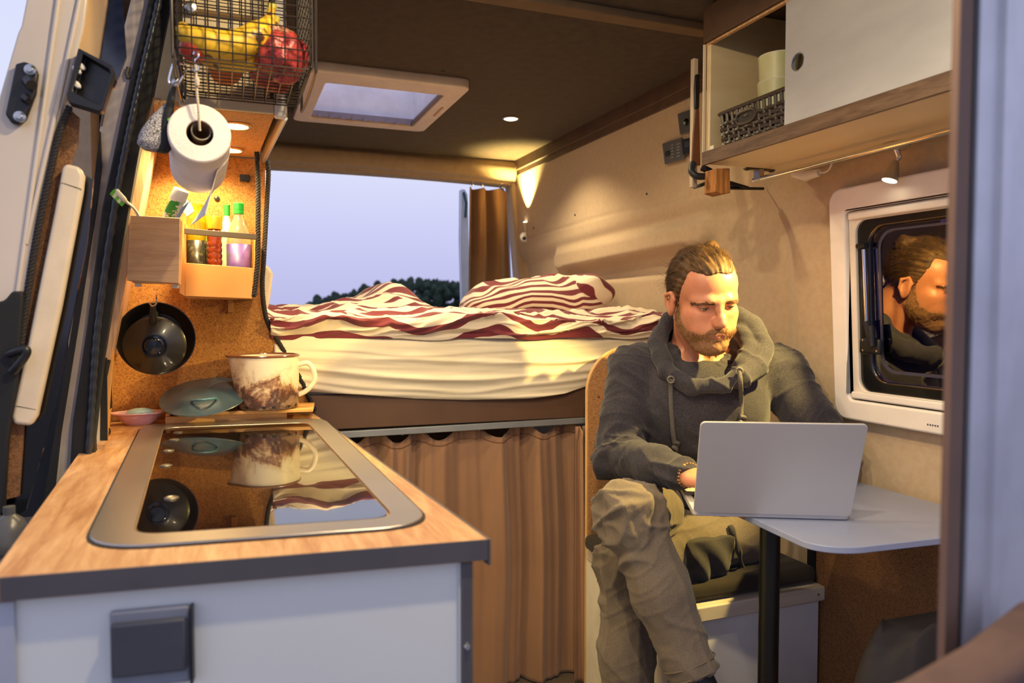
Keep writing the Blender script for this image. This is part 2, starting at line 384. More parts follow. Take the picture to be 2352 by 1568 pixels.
MB().grid(40, 40, dome).build('dome', dm, t, solid=.003)
# ceiling downlights (rear one in view)
t = thing('ceiling_light', 'small round LED downlight glowing in the dark brown ceiling near the rear right corner', 'ceiling light', (1.047, 2.726, 1.95))
mb = MB().lathe([(.027, 0), (.033, 0), (.034, -.003), (.029, -.006), (.026, -.004), (.027, 0)], (1.047, 2.726, 1.95)); mb.build('trim_ring', STEEL, t)
MB().lathe([(0, -.006), (.02, -.006), (.027, -.003), (.027, 0)], (1.047, 2.726, 1.95)).build('lens', LAMPGLOW, t)
# felt rivets on the wall and ceiling screws
for (y, z) in ((3.30, 1.60), (2.95, 1.625), (2.30, 1.64), (2.63, 1.69)):
    pass
# ------------------------------------------------------------ fixed partition and profiles in the right foreground
t = thing('sliding_partition', 'blurred aluminium profile of a partition with a brown edge at the right of the picture', 'partition', (.62, .46, 0))
mb = MB().ext([(.563, .442, .2), (.5785, .442, .2), (.5785, .442, 1.7), (.563, .442, 1.7)], (0, .007, 0)); mb.build('brown_edge', mat('brown_edge', lin(120, 92, 78), .6), t)
boxo('dark_gasket', (.5787, .443, .2), (.5835, .448, 1.7), BLACKM, t, bevel=.0005)
mb = MB(); pr = [(.5837, .44), (.600, .436), (.601, .43), (.612, .43), (.6125, .437), (.622, .439), (.623, .444), (.628, .441), (.636, .441), (.6365, .447), (.70, .452), (.70, .50), (.66, .50), (.60, .452), (.5837, .4445)]
mb.ext([(x, y, .2) for x, y in pr], (0, 0, 1.5)); mb.build('aluminium_profile', mat('anodised', lin(214, 214, 222), .38, .45), t, smooth=False)
# ------------------------------------------------------------ outside: wooded hill behind the rear doors
GR = mat('meadow', lin(60, 66, 50), .95)
mb = MB()
def hill(u, v):
    x = -30+90*u; y = 30+60*v; r = 1.5*math.exp(-((x-17)/7.5)**2-((y-62)/14)**2)+.25*vn1(x*.2, y*.2, 0)
    return (x, y, -.9+r*1.1)
mb.grid(60, 30, hill); struct(mb.build('hillside', GR))
struct(MB().grid(2, 2, lambda u, v: (-80+160*u, -60+140*v, -1.0)).build('ground', mat('gravel', lin(150, 144, 138), .95, c2=lin(120, 116, 110), ns=2)))
FOL = mat('foliage', lin(62, 78, 62), .95, c2=lin(36, 50, 40), ns=1.2, bump=.8, bs=3, bd=.2)
mb = MB(); rng = random.Random(3)
def blob(mb, c, r, n=9, m=6, sq=1.0):
    V = []; F = []
    for j in range(m+1):
        th = math.pi*j/m
        for i in range(n):
            ph = 2*math.pi*i/n; k = r*(1+.32*(rng.random()-.5))
            V.append((c[0]+k*math.sin(th)*math.cos(ph), c[1]+k*math.sin(th)*math.sin(ph), c[2]+k*sq*math.cos(th)))
    for j in range(m):
        for i in range(n): F.append((j*n+i, (j+1)*n+i, (j+1)*n+(i+1) % n, j*n+(i+1) % n))
    mb.add(V, F)
for k in range(430):
    x = rng.uniform(5.2, 24); y = 56+rng.uniform(0, 10)
    top = np.interp(x, [5, 6.5, 8, 9.5, 12, 14, 16.5, 19, 24], [1.2, 1.75, 2.35, 2.75, 3.2, 3.55, 3.75, 3.5, 3.2])*y/60*1.02+rng.uniform(-.5, .12)
    h = rng.uniform(.0, 1)**.5; z = -.5+(top+.3)*h
    blob(mb, (x, y, z), rng.uniform(.22, .42), sq=1.3)
for k in range(130):
    x = 5.3+18*k/130; top = np.interp(x, [5, 6.5, 8, 9.5, 12, 14, 16.5, 19, 24], [1.2, 1.75, 2.35, 2.75, 3.2, 3.55, 3.75, 3.5, 3.2])+rng.uniform(-.2, .12)
    for q_ in range(3): blob(mb, (x+rng.uniform(-.1, .1), 60, top-.16*q_), .07+.07*q_, 7, 5, 1.3)
o = mb.build('woodland', FOL, smooth=False); o['kind'] = 'stuff'; tag(o, 'dark green woodland on the hill outside the rear doors', 'trees')
for n_, (x, y, h) in enumerate(((5.2, 5.0, 1.75), (6.3, 5.15, 2.15), (5.3, 6.0, 1.5), (6.2, 4.3, 2.5))):
    tr = thing('tree', ['dark tree outside the side window, nearest the frame post', 'dark tree outside the side window, in the middle', 'dark low tree outside the side window toward the rear', 'tall dark tree outside the side window toward the front'][n_], 'tree', (x, y, -1), 'trees outside the side window')
    MB().tube([(x, y, -1), (x+.05, y, h*.4), (x, y, h*.8)], [.12, .09, .04], 8).build('trunk', DBROWN, tr)
    mb = MB()
    for k in range(46):
        a = rng.uniform(0, 6.28); hh = rng.uniform(.25, 1); rr = (1-abs(hh-.55))*1.0*rng.random()
        blob(mb, (x+rr*math.cos(a), y+rr*math.sin(a), -.3+h*hh), rng.uniform(.16, .34), 7, 5)
    mb.build('crown', FOL, tr, smooth=False)

# ============================================================ kitchen block
KC = mat('kitchen_panel', lin(222, 224, 220), .5, c2=lin(216, 218, 215), ns=2)
A, B, C_, D = (.290, .834), (-.232, .8955), (-.292, 2.056), (.212, 2.056)
t = thing('kitchen_cabinet', 'pale grey kitchen block with dark edging under the wooden worktop', 'cabinet', (.02, 1.5, .03))
def alongf(s, off=0): return (A[0]-.512*s-.1164*off, A[1]+.060*s-.9932*off)
a2, b2 = alongf(.034, -.012), alongf(1.02, -.012)
MB().ext([(*a2, .03), (*b2, .03), (-.300, 2.05, .03), (.195, 2.05, .03)], (0, 0, .867)).build('carcass', KC, t, bevel=.002)
def front(mb, s0, s1, z0, z1, o0, o1):
    p, q, r, s_ = alongf(s0, o0), alongf(s1, o0), alongf(s1, o1), alongf(s0, o1)
    mb.ext([(*p, z0), (*q, z0), (*r, z0), (*s_, z0)], (0, 0, z1-z0)); return mb
front(MB(), .033, .061, .03, .897, -.0115, -.004).build('corner_post', EDGE, t, bevel=.002)
front(MB(), .0615, .066, .03, .896, -.0115, -.007).build('edge_strip', PANELG, t)
front(MB(), .982, 1.05, .03, .896, -.0115, -.006).build('corner_strip', mat('edge_strip_grey', lin(176, 180, 192), .5), t)
p = alongf(.047, -.004); MB().lathe([(0, .004), (.003, .004), (.0045, 0)], (p[0], p[1], .794), (-.116, -.993, 0), 12).build('screw', CHROME, t)
so_ = front(MB(), .650, .806, .79, .876, -.0115, -.003).build('socket_frame', MGREY, t, bevel=.003)
front(MB(), .656, .802, .806, .865, -.0029, .005).build('socket_flap', DGREY, so_, bevel=.003)
front(MB(), .6435, .6495, .79, .876, -.0115, .004).build('socket_side', BLACK, so_, bevel=.001)
t = thing('worktop', 'wood-look kitchen worktop with dark grey front edge', 'worktop', (.0, 1.5, .8985))
MB().ext([(*A, .8985), (*B, .8985), (*C_, .8985), (*D, .8985)], (0, 0, .0265)).build('top_board', COUNTER, t, bevel=.001)
p, q, r, s_ = alongf(0, .0004), alongf(1, .0004), alongf(1, .002), alongf(0, .002)
MB().ext([(*p, .9), (*q, .9), (*r, .9), (*s_, .9)], (0, 0, .0246)).build('front_edging', EDGE, t)
MB().ext([(A[0]+.0005, A[1]-.002, .893), (A[0]+.0035, A[1]-.002, .893), (D[0]+.0035, D[1], .893), (D[0]+.0005, D[1], .893)], (0, 0, .0316)).build('side_edging', EDGE, t)
# sunken hob with glass lid
t = thing('hob', 'built-in gas hob with a black glass lid in a brushed steel surround', 'hob', (.03, 1.4, .9251))
def quadr(P4, r, n=8):                       # rounded quadrilateral
    out = []; P4 = [Vector(p) for p in P4]
    for i in range(4):
        p0, p, p1 = P4[i-1], P4[i], P4[(i+1) % 4]; a = p+(p0-p).normalized()*r; b = p+(p1-p).normalized()*r
        for k in range(n+1):
            s_ = k/n; out.append(tuple((a.lerp(p, s_)).lerp(p.lerp(b, s_), s_)))
    return out
O4 = [(.245, .903), (-.158, .951), (-.192, 1.960), (.226, 1.925)]; I4 = [(.203, .954), (-.110, .992), (-.140, 1.885), (.180, 1.850)]
G4 = [(x*.985, y+(.004 if y < 1.5 else -.004)) for x, y in I4]
mb = MB(); ring(mb, quadr(O4, .080), quadr(I4, .038), .9252, .9290, f3); mb.build('steel_surround', BSTEEL, t, bevel=.0018)
mb = MB(); ring(mb, quadr([(x+(.003 if x > 0 else -.003), y+(.003 if y > 1.5 else -.003)) for x, y in O4], .081), quadr(O4, .080), .9251, .9264, f3); mb.build('seal', BLACKM, t)
mb = MB(); mb.ext([(x, y, .9252) for x, y in quadr(G4, .035)], (0, 0, .0028))
GL = mat('black_glass', (.004, .004, .005), .012, spec=.9, c2=(.004, .004, .005), coat=.35); GL.node_tree.nodes['Principled BSDF'].inputs['IOR'].default_value = 1.9
mb.build('glass_lid', GL, t)
for k, (x, y) in enumerate(((-.104, 1.80), (-.106, 1.70), (-.108, 1.57), (-.102, 1.42), (-.078, 1.17))):
    MB().lathe([(.010, 0), (.010, .0012), (.008, .002), (.005, .001), (0, .0016)], (x, y, .9281), n=16).build('lid_stud', mat('stud_grey', lin(120, 112, 100), .3, .6), t)
# ------------------------------------------------------------ cork end panel with rope trim
pts = [(-.30, 2.06, .926), (.217, 2.06, .926), (0.198, 2.06, 0.974), (0.182, 2.06, 1.014), (0.143, 2.06, 1.085), (0.102, 2.06, 1.163), (0.09, 2.06, 1.215), (0.087, 2.06, 1.272), (0.091, 2.06, 1.329), (0.1, 2.06, 1.478), (0.101, 2.06, 1.594), (-.16, 2.06, 1.595), (-.26, 2.06, 1.1)]
t = thing('cork_divider', 'cork-covered divider with an S-curved edge beside the bed', 'divider panel', (0, 2.07, .926))
MB().ext(pts, (0, .018, 0)).build('cork_panel', CORK, t)
mb = MB(); rope(mb, [(0.106, 2.058, 1.593), (0.109, 2.058, 1.558), (0.103, 2.058, 1.466), (0.094, 2.058, 1.329), (0.09, 2.058, 1.272), (0.093, 2.058, 1.215), (0.105, 2.058, 1.163), (0.146, 2.058, 1.085), (0.185, 2.058, 1.014), (0.201, 2.058, 0.974), (.221, 2.058, .930)], .0062, .022)
mb.build('rope_trim', ROPEM, t)
boxo('hinge_plate', (.038, 2.052, 1.535), (.062, 2.058, 1.552), BLACK, t, bevel=.001)
boxo('bracket', (.004, 2.046, 1.195), (.018, 2.058, 1.238), mat('ochre_metal', lin(186, 132, 60), .4, .5), t, bevel=.001)
MB().lathe([(0, .005), (.006, .004), (.007, 0)], (-.018, 2.058, 1.488), (0, -1, 0), 10).build('black_peg', BLACK, t)
# ------------------------------------------------------------ side board with plywood edge
t = thing('side_board', 'leaning side board with a plywood edge and rose laminate face left of the shelf', 'side board', (-.2, 1.9, .9))
mb = MB(); E0 = [(-.139, 1.75, 1.65), (-.243, 1.75, 1.098)]
mb.ext([(-.1395, 1.75, 1.65), (-.2435, 1.75, 1.098), (-.2285, 1.75, 1.098), (-.1225, 1.75, 1.65)], (0, .004, 0)); mb.build('plywood_edge', PLYE, t)
mb = MB(); mb.ext([(-.1395, 1.7545, 1.65), (-.2435, 1.7545, 1.098), (-.2295, 1.7545, 1.098), (-.1235, 1.7545, 1.65)], (-.02, .30, 0)); mb.build('laminate_face', PINK, t)
mb = MB(); mb.ext([(-.2385, 1.775, 1.12), (-.249, 1.775, .926), (-.240, 1.775, .926), (-.2255, 1.775, 1.12)], (-.03, .28, 0)); mb.build('lower_board', OCHRE, t)
mb = MB(); mb.ext([(-.228, 1.84, 1.262), (-.222, 1.84, 1.262), (-.247, 1.84, .95), (-.254, 1.84, .95)], (.0, .02, 0)); mb.build('batten', OCHRE, t)
boxo('switch_plate', (-.252, 1.80, .985), (-.238, 1.84, 1.05), BLACK, t)
mb = MB(); mb.tube([(-.235, 1.775, 1.095), (-.250, 1.77, 1.02), (-.247, 1.765, .932)], .0045, 8); mb.build('black_edging', BLACKM, t)
MB().lathe([(0, 0), (.008, .003), (.009, .009), (.007, .016), (0, .019)], (-0.249, 1.827, 0.926), (0, 0, 1), 14).build('rubber_foot', BLACK, t)
# upper lining between seal and basket
t = tag(MB().ext([(-0.101, 1.76, 1.843), (-0.138, 1.76, 1.642), (-0.08, 1.76, 1.638), (-0.06, 1.76, 1.849), (-0.045, 1.76, 1.952), (-0.082, 1.76, 1.946)], (0, .012, 0)).build('lining_panel', LAMC), 'cream lining panel between the black door seal and the wire basket', 'panel')
# ------------------------------------------------------------ overhead cabinet
t = thing('overhead_cabinet', 'cream overhead cabinet with cork underside above the worktop at the left', 'cabinet', (0, 1.8, 1.60))
MB().box((-.078, 1.575, 1.608), (.088, 2.056, 1.95)).build('body', LAMC, t)
MB().ext([(-.125, 1.60, 1.598), (.098, 1.60, 1.598), (.082, 2.056, 1.598), (-.15, 2.056, 1.598)], (0, 0, .009)).build('cork_underside', CORKF, t)
boxo('front_lip', (-.078, 1.565, 1.592), (.095, 1.575, 1.622), mat('cream_lip', lin(206, 190, 160), .5), t)
boxo('upper_front', (-.075, 1.562, 1.70), (.085, 1.574, 1.765), LAMC, t)
boxo('upper_front', (-.075, 1.562, 1.775), (.085, 1.574, 1.95), LAMC, t)
MB().ext([(.096, 1.562, 1.585), (.118, 1.562, 1.585), (.118, 1.58, 1.585), (.096, 1.58, 1.585)], (0, 0, .365)).build('corner_profile', WHITEP, t, bevel=.004)
MB().ext([(.112, 1.585, 1.592), (.122, 1.585, 1.592), (.122, 1.585, 1.95), (.112, 1.585, 1.95)], (-.02, .47, 0)).build('side_panel', mat('side_panel_grey', lin(170, 156, 140), .45, .3), t)
MB().tube([(.118, 1.585, 1.590), (.098, 2.056, 1.590)], .005, 8).build('edge_profile', ALU, t)
for k, (px) in enumerate(((0.024, 1.701, 1.597), (0.017, 1.959, 1.597))):
    d = thing('downlight', ['larger glowing round LED light under the overhead cabinet, nearer the roll', 'smaller glowing round LED light under the overhead cabinet, farther back'][k], 'light', px, 'lights under the overhead cabinet')
    r = (.027, .025)[k]
    MB().lathe([(r, 0), (r+.006, 0), (r+.006, -.004), (r, -.006), (r, 0)], px, n=32).build('trim_ring', mat('gold_ring', lin(226, 180, 110), .3, .6), d)
    MB().lathe([(0, -.005), (r*.8, -.005), (r, -.002), (r, 0)], px, n=32).build('lens', LAMPGLOW, d)
# ------------------------------------------------------------ spice shelf
t = thing('spice_shelf', 'ochre wooden shelf box with a rail holding bottles, hung on the cork divider', 'shelf', (-.01, 1.95, 1.23))
MB().ext([(-.087, 1.85, 1.233), (.058, 1.85, 1.228), (.060, 1.85, 1.3), (-.086, 1.85, 1.309)], (0, .010, 0)).build('front_board', OCHRE, t, bevel=.001)
MB().ext([(-.098, 1.85, 1.24), (-.0875, 1.85, 1.233), (-.0865, 1.85, 1.395), (-.101, 1.85, 1.41)], (0, .206, 0)).build('side_board', OCHRE, t)
MB().ext([(.0585, 1.86, 1.228), (.066, 1.86, 1.228), (.075, 1.86, 1.385), (.068, 1.86, 1.385)], (0, .196, 0)).build('side_board', OCHRE, t)
MB().box((-.086, 1.861, 1.229), (.058, 2.056, 1.240)).build('bottom_board', OCHRE, t)
MB().ext([(-.086, 1.844, 1.374), (.071, 1.844, 1.366), (.071, 1.844, 1.379), (-.086, 1.844, 1.387)], (0, .006, 0)).build('rail', mat('dark_rail', lin(82, 70, 58), .6), t, bevel=.001)
mb = MB(); rope(mb, [(.0725, 1.848, 1.57), (.0745, 1.848, 1.50), (.0735, 1.848, 1.424), (.071, 1.848, 1.319), (.062, 1.848, 1.234)], .0058, .020); mb.build('rope_trim', ROPEM, t)
# bamboo toothbrush box
t = thing('bamboo_box', 'bamboo box holding a toothbrush and toothpaste at the left of the spice shelf', 'box', (-.14, 1.75, 1.258))
MB().ext([(-.1885, 1.70, 1.262), (-.0925, 1.70, 1.257), (-.0865, 1.70, 1.393), (-.1795, 1.70, 1.395)], (0, .008, 0)).build('front_panel', BAMBOO, t, bevel=.001)
MB().ext([(-.189, 1.708, 1.262), (-.1885, 1.80, 1.262), (-.1797, 1.80, 1.394), (-.1797, 1.708, 1.394)], (.007, 0, 0)).build('side_panel', BAMBOO, t)
MB().ext([(-.0925, 1.708, 1.257), (-.0925, 1.80, 1.257), (-.0868, 1.80, 1.393), (-.0868, 1.708, 1.393)], (-.007, 0, 0)).build('side_panel', BAMBOO, t)
MB().box((-.182, 1.79, 1.262), (-.10, 1.80, 1.392)).build('back_panel', BAMBOO, t)
MB().box((-.18, 1.708, 1.258), (-.101, 1.79, 1.266)).build('bottom_panel', BAMBOO, t)
MB().box((-.178, 1.735, 1.250), (-.166, 1.75, 1.2575)).build('clip', mat('clear_clip', lin(226, 214, 196), .3), t)
MB().box((-.108, 1.735, 1.248), (-.094, 1.75, 1.2555)).build('clip', mat('clear_clip2', lin(226, 214, 196), .3), t)
t = thing('toothbrush', 'white toothbrush with green bristles leaning out of the bamboo box', 'toothbrush', (-.16, 1.745, 1.35))
P0 = Vector((-.140, 1.775, 1.31)); P1 = Vector((-0.165, 1.7, 1.395)); P2 = Vector((-0.176, 1.6, 1.409)); P3 = Vector((-0.191, 1.58, 1.426))
MB().tube(smooth_path([P0, P1, P2, P3], 6), [.0035]*7+[.0028]*6+[.005]*6, 8).build('handle', WHITEP, t)
GB = mat('green_bristle', lin(96, 190, 70), .6); WB = mat('white_bristle', lin(220, 232, 210), .6)
dn = Vector((-.55, -.1, -.75)).normalized()
for k in range(5):
    p = P2.lerp(P3, .12+k*.22); d_ = (P3-P2).normalized()
    MB().ext([p+d_*-.0035+Vector((0, -.005, 0)), p+d_*.0035+Vector((0, -.005, 0)), p+d_*.0035+Vector((0, .005, 0)), p+d_*-.0035+Vector((0, .005, 0))], dn*.0125).build('bristles', GB if k % 2 == 0 else WB, t)
t = thing('toothpaste_tube', 'green and white toothpaste tube with a white cap standing in the bamboo box', 'toothpaste', (-.11, 1.75, 1.35))
def tubep(c0, c1, w0, w1, d0, d1, z=0): return None
q0 = Vector((-0.114, 1.75, 1.38)); q1 = Vector((-0.098, 1.742, 1.418)); q2 = Vector((-0.093, 1.735, 1.434)); q3 = Vector((-0.084, 1.73, 1.456))
ax = (q3-q0).normalized()
MB().lathe([(.020, 0), (.0195, (q1-q0).length*.9), (.016, (q2-q0).length)], q0, ax, 28, 1, .55).build('body', mat('tube_green', lin(52, 150, 60), .4, c2=lin(232, 240, 236), ns=40, stretch=(.6, .6, 1), lo=.5, hi=.53), t)
MB().lathe([(.0165, 0), (.0165, .003), (.0155, .022), (.0145, .0245), (0, .0245)], q2, ax, 28).build('cap', mat('tube_cap', lin(226, 228, 236), .35), t)
MB().ext([(-0.079, 1.738, 1.426), (-0.067, 1.738, 1.438), (-0.09, 1.738, 1.398), (-0.102, 1.738, 1.397)], (0, .004, 0)).build('label_band', mat('blue_band', lin(120, 150, 210), .4), t)
t = tag(MB().ext([(-0.078, 1.78, 1.446), (-0.067, 1.78, 1.432), (-0.062, 1.78, 1.418), (-0.077, 1.78, 1.406), (-0.087, 1.78, 1.422)], (0, .012, 0)).build('flower_tube', mat('pale_tube', lin(240, 226, 206), .5)), 'pale second tube end behind the toothpaste in the bamboo box', 'tube')
# bottles
def bottle(name, label, prof, c, m, cap=None, capm=None, lab=None, labm=None, extra=None):
    t = thing(name, label, 'bottle', c, 'bottles on the spice shelf')
    MB().lathe(prof, c, n=32).build('body', m, t)
    if cap: MB().lathe(cap, c, n=28).build('cap', capm, t)
    if lab: MB().lathe([(lab[0], lab[1]), (lab[0], lab[2])], c, n=32, cap=False).build('label_sticker', labm, t, solid=.0004, off=1)
    return t
OIL = glass_mat('oil_glass', lin(214, 190, 30), .05, .3); DK = mat('dark_oil', lin(30, 28, 14), .15, coat=.5)
sy = 1.955; zb = 1.2405
t = bottle('oil_bottle', 'yellow-green glass oil bottle at the left end of the spice shelf', [(.0, 0), (.021, 0), (.022, .004), (.022, .165), (.021, .185), (.016, .200), (.016, .215), (0, .215)], (-.064, sy, zb), mat('yellow_oil', lin(206, 176, 20), .12, coat=.8, c2=lin(150, 136, 16), ns=30, trans=.35))
MB().lathe([(.0225, .0), (.0225, .128)], (-.064, sy, zb), n=32, cap=False).build('label_sticker', mat('dark_label', lin(34, 34, 28), .3, c2=lin(70, 64, 44), ns=120, lo=.55, hi=.6), t, solid=.0004, off=1)
mb = MB(); rg = []; z = 0
rg = [(0, 0), (.0165, 0)]
for k in range(9): rg += [(.0175, .005+.014*k), (.0178, .010+.014*k), (.0160, .015+.014*k)]
rg += [(.0175, .142), (.0175, .150), (.013, .158), (0, .158)]
t = bottle('spice_jar', 'ribbed amber spice bottle with a gold lid in the middle of the shelf', rg, (-.024, sy-.01, zb), mat('amber', lin(130, 48, 14), .15, coat=.8, c2=lin(90, 30, 10), ns=60), [(.0, .158), (.0182, .156), (.0188, .160), (.0188, .184), (.0175, .188), (0, .188)], mat('gold_lid', lin(226, 178, 50), .3, .5))
t = bottle('clear_bottle', 'clear bottle with a green screw cap and violet label on the spice shelf', [(0, 0), (.027, 0), (.0285, .004), (.0285, .128), (.026, .148), (.018, .172), (.011, .190), (.0105, .200), (0, .200)], (.032, sy, zb), mat('clear_pet', lin(226, 220, 190), .12, coat=.8, trans=.75, c2=lin(210, 206, 170), ns=20), [(.0105, .196), (.0125, .197), (.0128, .206), (.0118, .207), (.0128, .208), (.0128, .222), (.011, .224), (0, .224)], mat('green_cap', lin(40, 170, 60), .35))
lm, ltn, lb = nodes('violet_label'); v_ = texco(ltn)
ltn.links.new(ramp(ltn, noise(ltn, v_, 22, 3), [(.40, lin(86, 66, 140)), (.55, lin(108, 86, 160)), (.68, lin(80, 96, 60))]), lb.inputs['Base Color']); lb.inputs['Roughness'].default_value = .4
MB().lathe([(.029, .0), (.029, .122)], (.032, sy, zb), n=32, cap=False).build('label_sticker', lm, t, solid=.0004, off=1)
mb = MB(); mm = random.Random(5)
for r_ in range(6): mb.box((.018, sy-.0312, zb+.014+.007*r_), (.018+.018+.010*mm.random(), sy-.0306, zb+.0165+.007*r_))
mb.build('label_print', mat('pink_print', lin(200, 170, 190), .5), t)
for k, (px, hh, rr, cc) in enumerate(((-.044, .185, .012, (90, 160, 60)), (.005, .225, .014, (236, 226, 190)))):
    c = (px, sy+.055, zb)
    t = thing('small_bottle', ['green small bottle half hidden behind the amber bottle', 'pale slim bottle with a green cap behind the clear bottle'][k], 'bottle', c, 'bottles on the spice shelf')
    MB().lathe([(0, 0), (rr, 0), (rr, hh*.75), (rr*.5, hh*.86), (rr*.5, hh*.9)], c, n=24).build('body', mat('small_bottle_%d' % k, lin(*cc), .4), t)
    MB().lathe([(rr*.55, hh*.88), (rr*.6, hh), (0, hh)], c, n=20).build('cap', mat('cap_g%d' % k, lin(44, 150, 54), .4), t)
# ------------------------------------------------------------ hanging pan and lid
hk = Vector((-0.152, 1.84, 1.223))
t = thing('hanging_pan', 'black frying pan hanging on a hook under the spice shelf', 'pan', (hk.x, 1.95, 1.13))
c = Vector((-0.153, 1.94, 1.136)); 
MB().lathe([(0, .0), (.058, .0), (.070, -.02), (.083, -.034), (.085, -.034), (.073, -.018), (.060, .004), (0, .005)], c, (0, 1, .03), 48).build('pan_body', mat('pan_black', lin(24, 20, 18), .3, coat=.3), t)
MB().tube([c+Vector((0, -.02, .06)), Vector((-0.157, 1.88, 1.153)), Vector((-0.155, 1.86, 1.178)), Vector((-0.153, 1.85, 1.218))], [.006, .007, .008, .006], 10).build('handle', BLACK, t)
MB().tube(smooth_path([hk+Vector((.003, .01, .02)), hk+Vector((.006, 0, .008)), hk+Vector((.006, -.003, -.008)), hk+Vector((-.002, -.004, -.013)), hk+Vector((-.008, -.003, -.006))], 5), .0018, 8).build('hook', CHROME, t)
c = Vector((-0.153, 1.87, 1.124))
t = thing('pan_lid', 'round black lid with a knob hanging in front of the pan', 'lid', tuple(c))
c = c+Vector((0, 0, -.004))
MB().lathe([(0, -.012), (.028, -.012), (.032, -.010), (.061, -.002), (.0665, .002), (.0665, .006), (.06, .004), (0, -.004)], c, (0, 1, .06), 48).build('lid_disc', mat('lid_black', lin(30, 24, 22), .32, coat=.3), t)
MB().lathe([(.0, -.030), (.016, -.029), (.018, -.024), (.012, -.018), (.020, -.0125), (.026, -.0125)], c, (0, 1, .06), 32).build('knob', BLACKG, t)
# ------------------------------------------------------------ things on the worktop
t = thing('bamboo_tray', 'shallow bamboo tray with the cutting board on it at the back of the worktop', 'tray', (0, 1.98, .9))
x0, x1, y0, y1 = -.140, .140, 1.948, 2.040
boxo('front_rail', (x0, y0, .9255), (x1, y0+.010, .945), BAMBOOY, t, bevel=.001)
boxo('back_rail', (x0, y1-.008, .9255), (x1, y1, .944), BAMBOOY, t, bevel=.001)
boxo('side_rail', (x0, y0+.011, .9255), (x0+.010, y1-.009, .952), BAMBOOY, t, bevel=.001)
boxo('side_rail', (x1-.010, y0+.011, .9255), (x1, y1-.009, .944), BAMBOOY, t, bevel=.001)
boxo('tray_floor', (x0+.011, y0+.011, .9255), (x1-.011, y1-.009, .9305), BAMBOOY, t, bevel=.0005)
o = MB().ext([(-.112, 1.944, .9455), (.200, 1.905, .9460), (.218, 2.036, .9460), (-.118, 2.040, .9455)], (0, 0, .0085)).build('cutting_board', BAMBOOY, bevel=.0015); tag(o, 'yellow bamboo cutting board lying under the enamel pot', 'cutting board')
# enamel pot
c = (.096, 1.963, .9555)
em, en, eb = nodes('burnt_enamel'); v_ = texco(en); sepx = en.nodes.new('ShaderNodeSeparateXYZ'); en.links.new(v_, sepx.inputs[0])
n1 = noise(en, v_, 22, 8, .62, .8); n2 = noise(en, v_, 75, 4, .6, 1.4)
ma = en.nodes.new('ShaderNodeMath'); ma.operation = 'MULTIPLY_ADD'; ma.inputs[1].default_value = -6.5; ma.inputs[2].default_value = .78; en.links.new(sepx.outputs['Z'], ma.inputs[0])
mc = en.nodes.new('ShaderNodeMath'); mc.operation = 'ADD'; en.links.new(ma.outputs[0], mc.inputs[0])
md = en.nodes.new('ShaderNodeMath'); md.operation = 'MULTIPLY_ADD'; md.inputs[1].default_value = 1.5; md.inputs[2].default_value = -.80; en.links.new(n1, md.inputs[0]); en.links.new(md.outputs[0], mc.inputs[1])
md2 = en.nodes.new('ShaderNodeMath'); md2.operation = 'MULTIPLY_ADD'; md2.inputs[1].default_value = .35; en.links.new(n2, md2.inputs[0]); en.links.new(mc.outputs[0], md2.inputs[2])
en.links.new(ramp(en, md2.outputs[0], [(.22, lin(236, 222, 194)), (.44, lin(218, 196, 160)), (.56, lin(168, 128, 98)), (.68, lin(112, 74, 58)), (.80, lin(72, 52, 48)), (.92, lin(140, 110, 92))]), eb.inputs['Base Color'])
eb.inputs['Roughness'].default_value = .28; eb.inputs['Coat Weight'].default_value = .3
t = thing('enamel_pot', 'scorched cream enamel mug pot with a brown rim and a handle', 'pot', c)
R_ = .0755
prof = [(0, 0), (R_-.006, 0), (R_-.002, .003), (R_, .010), (R_, .124), (R_+.001, .131), (R_-.003, .131), (R_-.003, .010), (R_-.008, .004), (0, .004)]
mb = MB().lathe(prof, c, n=72)
for i, v in enumerate(mb.v):                 # pour spout pulled out to the left
    dx, dy, dz = v[0]-c[0], v[1]-c[1], v[2]-c[2]
    if dz > .085:
        a = math.atan2(dy, dx); k = math.exp(-((abs(a)-math.pi)/.30)**2)*((dz-.085)/.046)**1.6; mb.v[i] = (v[0]-.022*k, v[1], v[2]+.0)
mb.build('pot_body', em, t)
P = []
for k in range(72):
    a = 2*math.pi*k/72; d = abs((a-math.pi)); kk = math.exp(-(d/.30)**2); P.append((c[0]+R_*math.cos(a)-.022*kk, c[1]+R_*math.sin(a), c[2]+.1315))
MB().tube(P, .0032, 8, closed=True).build('rim', mat('brown_rim', lin(120, 72, 48), .22, coat=.8), t)
hp = [Vector((c[0]+R_-.001, c[1]-.006, c[2]+.107)), Vector((c[0]+R_+.022, c[1]-.008, c[2]+.110)), Vector((c[0]+R_+.036, c[1]-.01, c[2]+.090)), Vector((c[0]+R_+.037, c[1]-.01, c[2]+.062)), Vector((c[0]+R_+.018, c[1]-.008, c[2]+.040)), Vector((c[0]+R_-.002, c[1]-.006, c[2]+.030))]
MB().tube(smooth_path(hp, 7), .0065, 12).build('handle', mat('enamel_cream', lin(240, 224, 196), .22, coat=.6, c2=lin(236, 218, 188)), t)
for k, a in enumerate((-2.35, -1.75, -1.45, -.9, -.55, -2.8)):
    MB().lathe([(0, .0012), (.004+.0016*abs(math.sin(a*7)), .0008), (.005, -.001)], (c[0]+(R_-.001)*math.cos(a), c[1]+(R_-.001)*math.sin(a), c[2]+.009), (math.cos(a), math.sin(a), 0), 12, 1.0, 1.0).build('enamel_chip', BLACKM, t)
